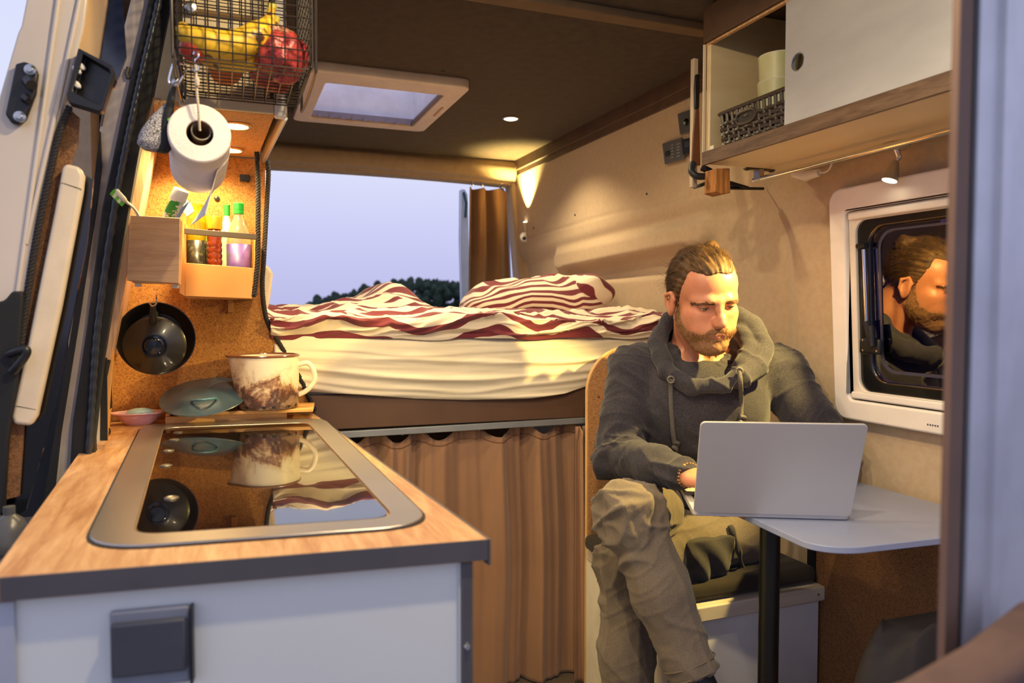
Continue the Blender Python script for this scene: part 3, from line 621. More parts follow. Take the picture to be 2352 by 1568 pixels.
# blue enamel pan lid
c = Vector((-.052, 1.968, .991))
BLU = mat('blue_enamel', lin(58, 78, 92), .34, coat=.3, c2=lin(50, 70, 84))
t = thing('blue_lid', 'blue-grey enamel lid with a loop handle leaning behind the pot', 'lid', (-.052, 1.968, .956))
axl = Vector((-.10, -.34, .93)).normalized()
u_ = axl.orthogonal()
MB().lathe([(0, .020), (.030, .020), (.050, .016), (.074, .008), (.084, .002), (.103, .0), (.104, -.002), (.085, -.001), (.074, .005), (.05, .013), (0, .017)], c, axl, 64).build('lid_body', BLU, t)
side = Vector((1, 0, .05)).normalized(); up = axl; dnv = side.cross(up).normalized()
if dnv.z > 0: dnv = -dnv
hb = c+up*.006+dnv*.052
MB().tube(smooth_path([hb-side*.027+up*.008, hb-side*.025+up*.014+dnv*.010, hb-side*.013+up*.020+dnv*.022, hb+up*.021+dnv*.026, hb+side*.013+up*.020+dnv*.022, hb+side*.025+up*.014+dnv*.010, hb+side*.027+up*.008], 5), .003, 10).build('loop_handle', mat('blue_handle', lin(70, 118, 136), .3, coat=.4), t)
# soap dish
c = (-.200, 1.985, .9255)
t = thing('soap_dish', 'pinkish oval soap dish in the back left corner of the worktop', 'soap dish', c)
MB().lathe([(0, .002), (.024, .0), (.034, .008), (.048, .026), (.056, .028), (.056, .0305), (.046, .0295), (.032, .012), (.022, .006), (0, .006)], c, n=40, sx=1.12, sy=.75).build('dish', mat('dish_pink', lin(206, 162, 164), .35, c2=lin(196, 150, 176), ns=6), t)
o = MB().lathe([(0, 0), (.020, .001), (.030, .007), (.031, .014), (.026, .021), (.012, .025), (0, .0255)], (c[0]+.002, c[1], c[2]+.014), n=32, sx=1, sy=.66).build('soap_bar', mat('soap_blue', lin(150, 180, 186), .35, sss=.1)); tag(o, 'light blue bar of soap lying in the pink dish', 'soap')

# ============================================================ bed
t = thing('bed_platform', 'brown board bed base with a grey metal rail across the rear of the van', 'bed base', (.6, 2.8, 0))
MB().ext([(.228, 2.075, .872), (1.03, 2.075, .866), (1.44, 2.075, .866), (1.44, 2.075, .955), (.215, 2.075, .968), (.095, 2.075, .968), (.095, 2.075, .872)], (0, .02, 0)).build('front_board', mat('brown_board', lin(100, 72, 54), .6, c2=lin(92, 66, 49), ns=8, bump=.06, bs=300), t, bevel=.002)
MB().box((-.28, 2.10, .93), (1.44, 3.56, .95)).build('slat_deck', DBROWN, t)
boxo('metal_rail', (.10, 2.072, .846), (1.44, 2.10, .865), ALUG, t, bevel=.002)
# mattress with fitted sheet
def hem(x): return float(np.interp(x, [.10, .215, .35, .50, .65, .85, .97, 1.10, 1.40], [.985, .978, .966, .948, .938, .934, .945, .975, .99]))
mt = thing('mattress', 'cream sheet covered mattress sagging over the bed edge', 'mattress', (.6, 2.8, .95))
def sheet(u, v):
    x = .118+1.30*u; zt = 1.148-.028*min(1, max(0, (x-.1)/.9)); zb = hem(x); z = zb+(zt-zb)*v
    sag = .055*(1-((x-.72)/.62)**2)*(1-v*.7)                     # folds follow hanging curves
    q = (z+sag)*1.0
    fold = 0
    for k, (ph, am, zz, wd) in enumerate(((.0, .010, 1.082, .007), (.8, .013, 1.050, .008), (1.7, .008, 1.022, .006), (.2, .012, .998, .008), (2.2, .008, 1.108, .006), (1.1, .006, 1.132, .005), (2.9, .007, .968, .006))):
        zc = zz+.008*math.sin(x*5+ph)+.004*vn1(x, k, 0, 6); a = am*(.45+.55*vn1(x, k*3.1, .5, 3.3)+.35*u)
        fold += a*math.exp(-((q-zc)/wd)**2)
    fold += .0030*vn1(x*1.2, q*14, 0, 3.5)+.0010*vn1(x*2.5, q*40, 0, 4)
    bul = .016*math.sin(math.pi*min(1, max(0, v)))**.7
    y = 2.070-bul-fold*1.05+(.012*(v**8))
    return (x, y, z)
mb = MB(); mb.grid(190, 90, sheet)
mb.build('sheet_front', SHEET, mt, solid=.003, angle=180)
def mtop(u, v):
    x = -.02+1.45*u; y = 2.075+1.46*v
    return (x, y, 1.146-.028*min(1, max(0, (x-.1)/.9))-.002*vn1(x*4, y*4, 0, 2))
MB().grid(40, 40, mtop).build('sheet_top', SHEET, mt, solid=.003, angle=180)
MB().box((-.18, 2.10, .952), (1.425, 3.54, 1.09)).build('mattress_core', SHEET, mt, bevel=.02)
# striped duvet and pillow
def stripe_mat(name, freq, rot=0, warp=.35):
    m, nt, b = nodes(name); v = texco(nt, (1, 1, 1), True, (0, 0, rot))
    n = nt.nodes.new('ShaderNodeTexNoise'); n.inputs['Scale'].default_value = 3.2; n.inputs['Detail'].default_value = 2.0; nt.links.new(v, n.inputs['Vector'])
    sp_ = nt.nodes.new('ShaderNodeSeparateXYZ'); nt.links.new(v, sp_.inputs[0])
    a = nt.nodes.new('ShaderNodeMath'); a.operation = 'MULTIPLY_ADD'; a.inputs[1].default_value = warp; nt.links.new(n.outputs['Fac'], a.inputs[0]); nt.links.new(sp_.outputs['Y'], a.inputs[2])
    mm = nt.nodes.new('ShaderNodeMath'); mm.operation = 'MULTIPLY'; mm.inputs[1].default_value = freq; nt.links.new(a.outputs[0], mm.inputs[0])
    fr = nt.nodes.new('ShaderNodeMath'); fr.operation = 'FRACT'; nt.links.new(mm.outputs[0], fr.inputs[0])
    col = ramp(nt, fr.outputs[0], [(.0, lin(118, 40, 52)), (.47, lin(112, 36, 48)), (.485, lin(238, 222, 196)), (.985, lin(238, 222, 196))])
    nt.links.new(col, b.inputs['Base Color']); b.inputs['Roughness'].default_value = .85; b.inputs['Sheen Weight'].default_value = .2
    bumpn(nt, b, noise(nt, texco(nt), 500, 2), .15, .001)
    return m
def uvgrid(name, nu, nv, fn, uvf, m, parent=None, solid=0, off=-1, arc=False):
    mb = MB(); mb.grid(nu, nv, fn)
    if arc:                                     # stripe coordinate = real length of cloth from the front hem
        G = np.array(mb.v).reshape(nv, nu, 3); Ls = np.concatenate([np.zeros((1, nu)), np.cumsum(np.linalg.norm(np.diff(G, axis=0), axis=2), axis=0)], 0)
        kk = np.exp(-np.linspace(-2, 2, 25)**2); kk /= kk.sum(); Ls = np.stack([np.convolve(np.pad(r, 12, 'edge'), kk, 'valid') for r in Ls]); uv0 = uvf
        uvf = lambda u, v: (uv0(u, v)[0], Ls[int(round(v*(nv-1))), int(round(u*(nu-1)))]*.86+.012*math.sin(u*9)+.010*math.sin(u*23+1))
    o = mb.build(name, m, parent, angle=180, solid=solid, off=off)
    uvl = o.data.uv_layers.new(name='UVMap'); us = [uvf((k % nu)/(nu-1), (k//nu)/(nv-1)) for k in range(nu*nv)]
    for lp in o.data.loops: uvl.data[lp.index].uv = us[lp.vertex_index]
    return o
def dprof(s):                               # arc length -> (y, z rise) of the duvet's front roll
    if s < .085:
        a = s/.085; return (2.062-.022*math.sin(a*math.pi*.62), 1.112+.064*a**.85)
    return (2.062-.022*math.sin(math.pi*.62)+(s-.085)*.99, 1.176+.010*sstep(.085, .2, s))
def cr1(x, y, z, s_, k=2.4): return max(0, 1-abs(vn1(x, y, z, 1, s_))*k)**1.5
def duv(u, v):
    x = .00+1.405*u; s = 1.42*v**1.9; x = .108+1.297*u if s < .10 else x+(.108-.108*u)*max(0, 1-(s-.10)/.05)
    y, z = dprof(s)
    lf = float(np.interp(x, [0, .2, .5, .8, 1.1, 1.4], [.016, .013, .009, .006, .004, .002])); z += lf
    f1 = vn1(x*2.4, s*9, 1.0, 1.7); f2 = vn1(x*6, s*22, 3.0, 1.6); f3_ = abs(vn1(x*4+s*3, s*13, 7., 1.3))
    amp = sstep(0, .05, s)
    y -= (.013*f1+.006*f2)*(1 if s < .09 else .2)+(.016*cr1(x*5+s*9, s*22-x*3, 0, 3)+.012*cr1(x*9-s*30, s*18, 2, 5)-.008)*(1 if s < .12 else .15)*sstep(0, .02, s)
    z += amp*(.009*f1+.005*f2-.012*f3_+.014*cr1(x*4+y*3, y*9-x*4, 0, 7)-.004+.009*cr1(x*9, y*16+x*5, 4, 9))
    z += .112*math.exp(-(((x-.55)/.105)**2+((y-2.72)/.28)**2))*sstep(0, .2, s)+.028*math.exp(-(((x-.38)/.10)**2+((y-2.55)/.22)**2))*sstep(0, .2, s)
    z += .012*math.exp(-(((x-.15)/.16)**2+((y-2.8)/.25)**2))+.02*math.exp(-(((x-1.3)/.12)**2+((y-2.35)/.15)**2))
    z -= .006*max(0, math.sin(x*17+2*vn1(x*2, 0, 0)))*(1 if s < .06 else 0)
    if s < .02: y -= .004*math.sin(x*26)
    return (x, y, z)
o = uvgrid('striped_duvet', 300, 170, duv, lambda u, v: (1.4*u, 1.42*v**1.9+.012*math.sin(u*9)+.012*math.sin(u*23+1)), stripe_mat('duvet_stripe', 17, 0, .15), solid=.004, arc=True)
tag(o, 'maroon and cream striped duvet spread over the bed', 'duvet')
def pillow(c, rx, ry, rz, rot, tilt, seed):
    R = Matrix.Rotation(rot, 3, 'Z') @ Matrix.Rotation(tilt, 3, 'Y'); c = Vector(c)
    def fn(u, v):
        th = 2*math.pi*u; ph = math.pi*(v-.5)
        sp_ = lambda a, e: math.copysign(abs(a)**e, a)
        x = rx*sp_(math.cos(ph), .8)*sp_(math.cos(th), .55); y = ry*sp_(math.cos(ph), .8)*sp_(math.sin(th), .55); z = rz*sp_(math.sin(ph), .9)
        e = 1-.35*(abs(x/rx)**4+abs(y/ry)**4)*.5; z *= e
        n = vn1(x*6+seed, y*6, z*6, 1)*.022+vn1(x*14+seed, y*14, z*14, 1)*.010-abs(vn1(x*9+seed, y*16, z*12, 1))*.018
        return tuple(c+R @ Vector((x, y, z*(1+n*3)+n)))
    return fn
o = uvgrid('striped_pillow', 110, 56, pillow((1.135, 2.72, 1.238), .285, .20, .088, math.radians(-8), math.radians(-5), 4.2), lambda u, v: (.5*math.cos(6.283*u)*math.cos(math.pi*(v-.5)), .42*math.sin(math.pi*(v-.5))*1+.22*math.sin(6.283*u)*math.cos(math.pi*(v-.5))-.12*math.cos(6.283*u)), stripe_mat('pillow_stripe', 8.5, 0, .12))
tag(o, 'crumpled maroon and cream striped pillow against the side wall', 'pillow')
o = uvgrid('striped_pillow', 80, 44, pillow((1.318, 2.60, 1.285), .080, .11, .060, math.radians(15), math.radians(30), 9.1), lambda u, v: (.2*math.cos(6.283*u), .30*v+.3*u), stripe_mat('pillow_stripe2', 7, 0, .1))
tag(o, 'bunched dark maroon pillow corner right of the big striped pillow', 'pillow')
# bolster seen beyond the cork divider at the left end of the bed
mb = MB(); mb.ext([(0.103, 2.3, 1.338), (0.12, 2.3, 1.33), (0.131, 2.3, 1.309), (0.121, 2.3, 1.23), (0.111, 2.3, 1.189), (0.084, 2.3, 1.191), (0.086, 2.3, 1.338)], (0, .08, 0))
o = mb.build('folded_blanket', mat('pale_blanket', lin(226, 206, 176), .9, bump=.3, bs=120), bevel=.008, seg=4); tag(o, 'pale folded blanket standing behind the rope edge at the left end of the bed', 'blanket')
# ------------------------------------------------------------ curtains
def curtain_fn(x0, x1, y, z0, z1, nf, amp, seed, ruff=.012, spread=0):
    def fn(u, v):
        x = x0+(x1-x0)*u; z = z0+(z1-z0)*v
        xx = x+spread*u*(1-v)
        a = u*nf*2*math.pi+2.6*vn1(u*4, 0, seed)+.5*vn1(u*3, v*2, seed)
        env = .7+.5*vn1(u*5, v*.6, seed+3)
        d = amp*env*(math.sin(a)+.40*math.sin(2.3*a+1)+.16*math.sin(5.1*a+3*v))
        xx += .3*amp*math.cos(a)*env
        top = sstep(.93, 1.0, v); d = d*(1-.35*top)+.006*top*math.sin(u*nf*2*math.pi*2.6+seed)+.002*math.sin(u*300)*(top)
        return (xx, y+d, z-ruff*max(0, -math.sin(a))*top)
    return fn
t = thing('bed_curtain', 'brown curtain hanging in folds from the rail under the bed', 'curtain', (.6, 2.085, 0))
o = MB().grid(300, 70, curtain_fn(.12, 1.045, 2.112, .035, .843, 5.2, .030, 2.0, .026, .0)).build('fabric', CURT, t, angle=180, solid=.0015)
def hemf(u, v):
    x = .12+.925*u; a = u*5.2*2*math.pi+1.6*vn1(u*4, 0, 2.0); 
    return (x, 2.112, .815)
mb = MB(); f_ = curtain_fn(.12, 1.045, 2.1105, .035, .843, 5.2, .030, 2.0, .026)
mb.tube([Vector(f_(k/200, .965))+Vector((0, -.0018, 0)) for k in range(201)], .0009, 5); mb.build('hem_seam', mat('seam', lin(136, 92, 58), .9), t)
for k, x in enumerate((.467, .70, .873, .968, 1.042)):
    mb = MB(); mb.tube([(x+.004*math.cos(a), 2.088, .850+.007*math.sin(a)) for a in np.linspace(0, 6.0, 14)], .0012, 6); mb.build('glider_hook', mat('clear_hook', lin(220, 220, 225), .3), t)
t = thing('bed_curtain', 'narrow overlapping brown curtain end with dark edge beside the seat box', 'curtain', (1.06, 2.05, 0))
MB().grid(60, 60, curtain_fn(1.00, 1.052, 2.045, .035, .842, 1.6, .012, 7.3, .02, .03)).build('fabric', CURT, t, angle=180, solid=.0015)
f_ = curtain_fn(1.00, 1.052, 2.0435, .035, .842, 1.6, .012, 7.3, .02, .03)
MB().tube([f_(1.0, k/30) for k in range(31)], .0022, 6).build('dark_binding', mat('dark_binding', lin(40, 28, 24), .8), t)
t = thing('rear_curtain', 'brown curtain gathered at the right side of the rear opening', 'curtain', (1.24, 3.55, 1.0))
def rc(u, v):
    z = 1.16+.655*v; x = (1.122+.008*v)+u*(.245-.035*v); a = u*2.6*2*math.pi+1.4*vn1(u*3, v*1.5, 5)
    return (x+.006*math.cos(a), 3.53+.034*math.sin(a)*(.7+.3*vn1(u*3, v*2, 1)), z-.012*sstep(.96, 1, v)*abs(math.sin(a*.5)))
MB().grid(110, 60, rc).build('fabric', mat('rear_curtain', lin(132, 98, 66), .85, c2=lin(124, 91, 60), ns=6, bump=.2, bs=600, sheen=.3), t, angle=180, solid=.002)
for k, x in enumerate((1.15, 1.20, 1.31)): MB().tube([(x+.006*math.cos(a), 3.53, 1.83+.010*math.sin(a)) for a in np.linspace(0, 6, 14)], .0016, 6).build('hook', CHROME, t)
o = MB().ext([(1.24, 4.0, 1.88), (1.262, 4.0, 1.88), (1.278, 4.0, 1.85), (1.30, 4.0, .9), (1.252, 4.0, .9), (1.236, 4.0, 1.6)], (0, .05, 0)).build('door_1', mat('door_white', lin(206, 214, 226), .4), bevel=.004)
struct(o)
o2 = MB().tube([(1.250, 3.99, 1.86), (1.262, 3.98, 1.80), (1.256, 3.98, 1.72)], .008, 8).build('latch_seal', mat('teal_seal', lin(28, 66, 70), .5), o)
# ------------------------------------------------------------ seat box
t = thing('seat_box', 'grey-white box seat with a pale lid that the man sits on', 'seat', (1.2, 1.7, 0))
boxo('box_body', (.998, 1.458, .03), (1.405, 1.94, .462), mat('box_grey', lin(214, 214, 218), .5, c2=lin(206, 206, 212), ns=4), t)
boxo('side_panel', (.988, 1.50, .03), (.9975, 1.948, .49), mat('box_cream', lin(232, 226, 212), .5), t)
boxo('lid', (.985, 1.443, .4625), (1.412, 1.94, .5), mat('lid_wood', lin(206, 194, 178), .5, c2=lin(196, 184, 168), ns=8, stretch=(1, 6, 6)), t, bevel=.004)
MB().lathe([(0, .002), (.003, .0015), (.0035, 0)], (1.388, 1.443, .482), (0, -1, 0), 10).build('screw', STEEL, t)
def cush(u, v): return (0, 0, 0)
o = MB().box((.968, 1.462, .5005), (1.405, 1.93, .545)).build('seat_cushion', CUSH, bevel=.018, seg=4); tag(o, 'dark brown-black seat cushion on the box under the man', 'cushion')
pts = [(1.41, 1.95, .03), (1.41, 1.95, 1.088), (1.123, 1.95, 1.086)]+[(1.123-.128*math.sin(a), 1.95, .958+.128*math.cos(a)) for a in np.linspace(.1, 1.5708, 12)]+[(.995, 1.95, .03)]
t = thing('seat_divider', 'cork-covered backrest panel with a rounded top corner behind the man', 'backrest', (1.2, 1.96, 0))
MB().ext(pts, (0, .014, 0)).build('cork_face', CORKF, t)
MB().tube([(p[0]-.001*(p[0] < 1.1), 1.957, p[2]+.001) for p in pts[2:]], .0065, 6).build('wood_edge', mat('wood_edge', lin(206, 160, 104), .5), t)
MB().lathe([(0, .002), (.003, .0015), (.0035, 0)], (1.027, 1.949, .945), (0, -1, 0), 10).build('screw', STEEL, t)
# ------------------------------------------------------------ table and laptop
t = thing('table', 'blue-grey wall table with a rounded corner on a black post', 'table', (1.15, 1.15, .76))
P2 = [(1.424, .958), (1.424, 1.352), (.985, 1.352)]
cx, cy, r = 1.055, 1.045, .09
for a in np.linspace(math.pi, math.pi*1.5, 12): P2.append((cx+r*math.cos(a), cy+r*math.sin(a)))
P2 = [(1.424, .948), (1.424, 1.352), (.992, 1.352)]+[(cx+r*math.cos(a), cy+(r*.75)*math.sin(a)) for a in np.linspace(math.pi, math.pi*1.5, 14)]
MB().ext([(x, y, .7725) for x, y in P2], (0, 0, .0125)).build('table_top', TABLE, t, bevel=.0015)
MB().lathe([(.0205, .03), (.0205, .772)], (1.030, 1.205, 0), n=32).build('post', mat('black_post', lin(22, 20, 20), .35, .2), t)
MB().lathe([(.05, .03), (.05, .036), (.0205, .04)], (1.030, 1.205, 0), n=32).build('post_foot', BLACK, t)
boxo('screw_block', (1.16, 1.0, .758), (1.20, 1.03, .772), BLACK, t)
lap = thing('laptop', 'open silver laptop on the table edge in front of the man, seen from behind', 'laptop', (1.007, 1.1765, .7855))
e1 = Vector((.274, -.139, 0)).normalized(); n1 = Vector((.452, .892, 0)).normalized(); H0 = Vector((1.007, 1.1765, 0))
def lp(a, b, z): return H0+e1*a+n1*b+Vector((0, 0, z))
hw = .152
mb = MB(); mb.ext([lp(a, b, .7865) for a, b in rrect(-hw, hw, .002, .214, .012)], (0, 0, .0125)); mb.build('base', LID, lap, bevel=.002, seg=3)
mb = MB(); mb.ext([lp(a, b, .7991) for a, b in rrect(-.138, .138, .022, .125, .003)], (0, 0, .0006)); mb.build('keyboard', BLACK, lap)
mb = MB()
for r_ in range(6):
    for k in range(14): mb.add(*[( [lp(-.134+.0192*k+dx, .026+.0165*r_+dy, .7997+dz) for dz in (0, .0012) for dx, dy in ((0, 0), (.0165, 0), (.0165, .0135), (0, .0135))]), [(0, 3, 2, 1), (4, 5, 6, 7), (0, 1, 5, 4), (1, 2, 6, 5), (2, 3, 7, 6), (3, 0, 4, 7)]])
mb.build('keys', mat('key_black', lin(28, 28, 30), .5), lap)
mb = MB(); mb.ext([lp(a, b, .7991) for a, b in rrect(-.052, .052, .132, .205, .004)], (0, 0, .0005)); mb.build('trackpad', mat('trackpad', lin(176, 174, 172), .3, .4), lap)
TA = math.radians(23); upv = Vector((0, 0, math.cos(TA)))-n1*math.sin(TA); fr_ = upv.cross(e1).normalized()
def ld(a, b, d): return H0+Vector((0, 0, .7965))+e1*a+upv*b+fr_*d
sgn = 1 if fr_.dot(n1) < 0 else -1
mb = MB(); mb.ext([ld(a, b, 0) for a, b in rrect(-hw, hw, .0, .212, .010, 8)], fr_*sgn*.0045); lidb = mb.build('screen_lid', LID, lap, bevel=.0012, seg=3)
scr, sn, sb = nodes('screen_glow'); v_ = texco(sn); sb.inputs['Roughness'].default_value = .2
sn.links.new(ramp(sn, noise(sn, texco(sn, (1, 1, 14)), 14, 2), [(.4, (.75, .78, .85)), (.6, (.45, .47, .55))]), sb.inputs['Emission Color']); sb.inputs['Emission Strength'].default_value = .5
mb = MB(); mb.ext([ld(a, b, -.0003*sgn) for a, b in rrect(-.146, .146, .012, .205, .003)], fr_*-sgn*.0006); mb.build('screen', scr, lap)
mb = MB(); mb.tube([lp(-.12, .003, .7975), lp(.12, .003, .7975)], .004, 10); mb.build('hinge', BLACK, lap)
# ------------------------------------------------------------ side window
wt = thing('side_window', 'white framed camper window with dark tinted pane beside the table', 'window', (1.41, 1.16, .95))
fw = lambda a, b, d: (xw(b)-.0-d, a, b)
WF = mat('window_frame_white', lin(236, 230, 222), .35, c2=lin(230, 224, 216))
mb = MB(); ring(mb, rrect(.93, 1.420, .936, 1.492, .035, 8), rrect(.975, 1.372, .985, 1.437, .012, 8), -.005, .024, fw); mb.build('outer_frame', WF, wt, bevel=.006, seg=3)
mb = MB(); ring(mb, rrect(.977, 1.370, .987, 1.435, .012, 8), rrect(.99, 1.352, 1.008, 1.412, .03, 8), -.04, .012, fw); mb.build('inner_frame', mat('inner_frame', lin(226, 218, 206), .4), wt, bevel=.003)
mb = MB(); mb.box((xw(1.425)-.020, .98, 1.414), (xw(1.425)-.004, 1.366, 1.432)); mb.build('blind_cassette', WF, wt, bevel=.005, seg=3)
mb = MB(); mb.box((xw(.99)-.024, .98, .989), (xw(.99)-.004, 1.366, 1.006)); mb.build('bottom_cassette', WF, wt, bevel=.004, seg=3)
mb = MB(); mb.box((xw(1.4)-.0255, .95, 1.437), (xw(1.4)-.022, 1.375, 1.443)); mb.build('shadow_gap', BLACK, wt)
mb = MB(); mb.box((xw(1.2)-.016, 1.372, 1.0), (xw(1.2)+.004, 1.376, 1.43)); mb.build('side_groove', MGREY, wt)
mb = MB(); ring(mb, rrect(.975, 1.356, .999, 1.425, .04, 10), rrect(1.00, 1.318, 1.035, 1.392, .045, 10), -.022, .004, fw); mb.build('rubber_seal', mat('seal_gloss', lin(16, 16, 18), .22, coat=.4), wt, bevel=.006, seg=3)
PANE = glass_mat('tinted_acrylic', (.22, .18, .36), .0, .16, (.95, .9, .9), False)
mb = MB(); mb.ext([fw(a, b, -.004) for a, b in rrect(.98, 1.35, 1.0, 1.42, .04, 6)], (.004, 0, 0)); mb.build('pane', PANE, wt, smooth=False)
mb = MB(); ring(mb, rrect(1.03, 1.298, 1.055, 1.385, .04, 8), rrect(1.035, 1.292, 1.062, 1.380, .04, 8), -.0035, -.0015, fw); mb.build('pane_step', mat('pane_step', lin(70, 68, 84), .2), wt)
mb = MB(); mb.tube([fw(1.325, 1.343, .014), fw(1.322, 1.17, .014)], .0045, 10); sr_ = mb.build('stay_rod', CHROME, wt)
mb = MB(); mb.tube([fw(1.318, 1.352, .014), fw(1.345, 1.352, .012)], .006, 8); mb.tube([fw(1.322, 1.175, .014), fw(1.312, 1.125, .012)], .008, 8); mb.build('stay_end', BLACK, sr_)
mb = MB(); mb.box((xw(1.1)-.018, 1.285, 1.098), (xw(1.1)-.003, 1.345, 1.135)); la_ = mb.build('latch', BLACK, wt, bevel=.006, seg=3)
mb = MB(); mb.tube([fw(1.300, 1.118, .022), fw(1.304, 1.165, .020)], .008, 10); mb.build('latch_handle', BLACK, la_)
mb = MB()
for i, (yy, zz) in enumerate(((1.332, 1.106), (1.332, 1.130), (1.292, 1.106))): MB().lathe([(0, .002), (.0025, .0015), (.003, 0)], (xw(1.1)-.0182, yy, zz), (-1, 0, 0), 10).build('latch_screw', CHROME, wt)
for i in range(5): mb.box((xw(.955)-.0247, 1.13+.006*i, .953), (xw(.955)-.0243, 1.1335+.006*i, .957))
mb.build('frame_print', mat('print_grey', lin(70, 70, 74), .5), wt)
# ------------------------------------------------------------ upper cabinet right
t = thing('wall_cabinet', 'long wall cabinet with a brown shelf edge above the table', 'cabinet', (1.25, 1.0, 1.555))
cy1 = 1.545
boxo('shelf_board', (1.105, .45, 1.560), (1.385, cy1, 1.578), LAMC, t)
boxo('edge_board', (1.096, .45, 1.556), (1.1045, cy1, 1.588), BWOOD, t, bevel=.001)
boxo('top_fascia', (1.096, .45, 1.852), (1.115, cy1, 1.935), DBROWN, t)
boxo('top_strip', (1.104, .45, 1.846), (1.116, cy1, 1.8515), PLYE, t)
boxo('top_board', (1.116, .45, 1.935), (1.36, cy1, 1.948), DBROWN, t)
boxo('end_panel', (1.107, cy1-.016, 1.578), (1.37, cy1, 1.934), LAMC, t)
boxo('end_trim', (1.098, cy1-.001, 1.562), (1.1065, cy1+.004, 1.85), mat('cream_trim', lin(222, 206, 178), .5), t)
boxo('back_panel', (1.362, .45, 1.58), (1.37, cy1-.017, 1.80), LAMC, t)
boxo('inner_divider', (1.13, 1.06, 1.579), (1.36, 1.07, 1.93), LAMC, t)
boxo('label_tag', (1.1062, 1.512, 1.580), (1.1068, 1.528, 1.600), WHITEP, t)
# sliding door with finger hole
DM = mat('satin_door', lin(206, 208, 214), .42, .35, c2=lin(198, 200, 207), ns=7, stretch=(1, 1, 3), bump=.03, bs=300)
mb = MB(); hy, hz, hr = 1.232, 1.712, .0175; Y0, Y1, Z0, Z1 = .45, 1.269, 1.588, 1.847
N = 32; circ = [(hy+hr*math.cos(2*math.pi*k/N), hz+hr*math.sin(2*math.pi*k/N)) for k in range(N)]
def edgept(a):
    c_, s_ = math.cos(a), math.sin(a); tt = 1e9
    if c_ > 1e-9: tt = min(tt, (Y1-hy)/c_)
    if c_ < -1e-9: tt = min(tt, (1.10-hy)/c_)
    if s_ > 1e-9: tt = min(tt, (Z1-hz)/s_)
    if s_ < -1e-9: tt = min(tt, (Z0-hz)/s_)
    return (hy+c_*tt, hz+s_*tt)
angs = [2*math.pi*k/N for k in range(N)]
outr = [edgept(a) for a in angs]
cor = [(Y1, Z1), (1.10, Z1), (1.10, Z0), (Y1, Z0)]
for c_ in cor:                                             # snap nearest outer points to the corners
    k = min(range(N), key=lambda q: (outr[q][0]-c_[0])**2+(outr[q][1]-c_[1])**2); outr[k] = c_
ring(mb, outr, circ, 0, .008, lambda a, b, d: (1.1065+d, a, b))
mb.box((1.1065, Y0, Z0), (1.1145, 1.10, Z1)); cd_ = mb.build('cabinet_door', DM, t, smooth=False)
MB().tube([(1.1065, hy+(hr+.0005)*math.cos(a), hz+(hr+.0005)*math.sin(a)) for a in angs], .0012, 6, closed=True).build('finger_ring', ALU, cd_)
# rod with bracket
t = thing('hanging_rail', 'chrome rail mounted under the wall cabinet', 'rail', (1.27, 1.1, 1.535))
MB().tube([(1.27, 1.565, 1.534), (1.27, .46, 1.540)], .0062, 14).build('rod', CHROME, t)
mb = MB(); mb.ext([(1.262, 1.535, 1.5585), (1.278, 1.535, 1.5585), (1.278, 1.535, 1.536), (1.276, 1.535, 1.530), (1.264, 1.535, 1.530), (1.262, 1.535, 1.536)], (0, .022, 0)); mb.build('bracket', STEEL, t, bevel=.001)
mb = MB(); mb.box((1.225, 1.538, 1.556), (1.315, 1.552, 1.5595)); mb.build('bracket_plate', mat('bronze_plate', lin(110, 92, 60), .4, .7), t, bevel=.001)
for y in (1.232, 1.308): MB().lathe([(0, .003), (.006, .002), (.007, 0)], (y, 1.545, 1.556), (0, 0, -1), 12).build('screw', BLACK, t)
# reading lamp
t = thing('reading_lamp', 'small lit spot lamp under the wall cabinet above the window', 'lamp', (1.345, 1.17, 1.55))
m0 = Vector((1.352, 1.205, 1.52)); m1 = Vector((1.338, 1.222, 1.475))
MB().lathe([(.028, 0), (.028, .008), (.022, .012), (.006, .014)], (m0.x, m0.y, 1.5590), (0, 0, -1), 24).build('base', mat('lamp_nickel', lin(200, 192, 172), .3, .6), t)
MB().tube([(m0.x, m0.y, 1.55), (m0.x+.006, m0.y-.004, 1.53), tuple(m0+Vector((.002, 0, .004)))], .0055, 12).build('arm', CHROME, t)
a0 = m0; axd = (m1-m0).normalized()+Vector((0, -.25, 0)); axd.normalize()
MB().lathe([(0, -.004), (.007, 0), (.011, .012), (.0155, .028), (.017, .042), (.0155, .042), (.013, .030)], a0, axd, 24, cap=False).build('shade', mat('lamp_champagne', lin(188, 176, 146), .32, .7), t)
MB().lathe([(0, .0435), (.0150, .0425), (.0150, .038)], a0, axd, 24).build('bulb', LAMPGLOW, t)
# white plug box with cable
t = thing('white_sensor', 'white plastic socket box with a cable under the wall cabinet', 'socket', (1.35, 1.475, 1.54))
MB().tube([(1.355, 1.514, 1.547), (1.35, 1.47, 1.535), (1.355, 1.429, 1.536)], [.010, .013, .009], 14).build('body', WHITEP, t)
MB().lathe([(0, .012), (.009, .010), (.010, 0)], (1.352, 1.469, 1.535), (-.4, -.4, -1), 18).build('knob', WHITEP, t)
MB().tube(smooth_path([(1.355, 1.429, 1.536), (1.36, 1.416, 1.535), (1.36, 1.402, 1.54), (1.36, 1.393, 1.555)], 5), .0022, 8).build('cable', WHITEP, t)
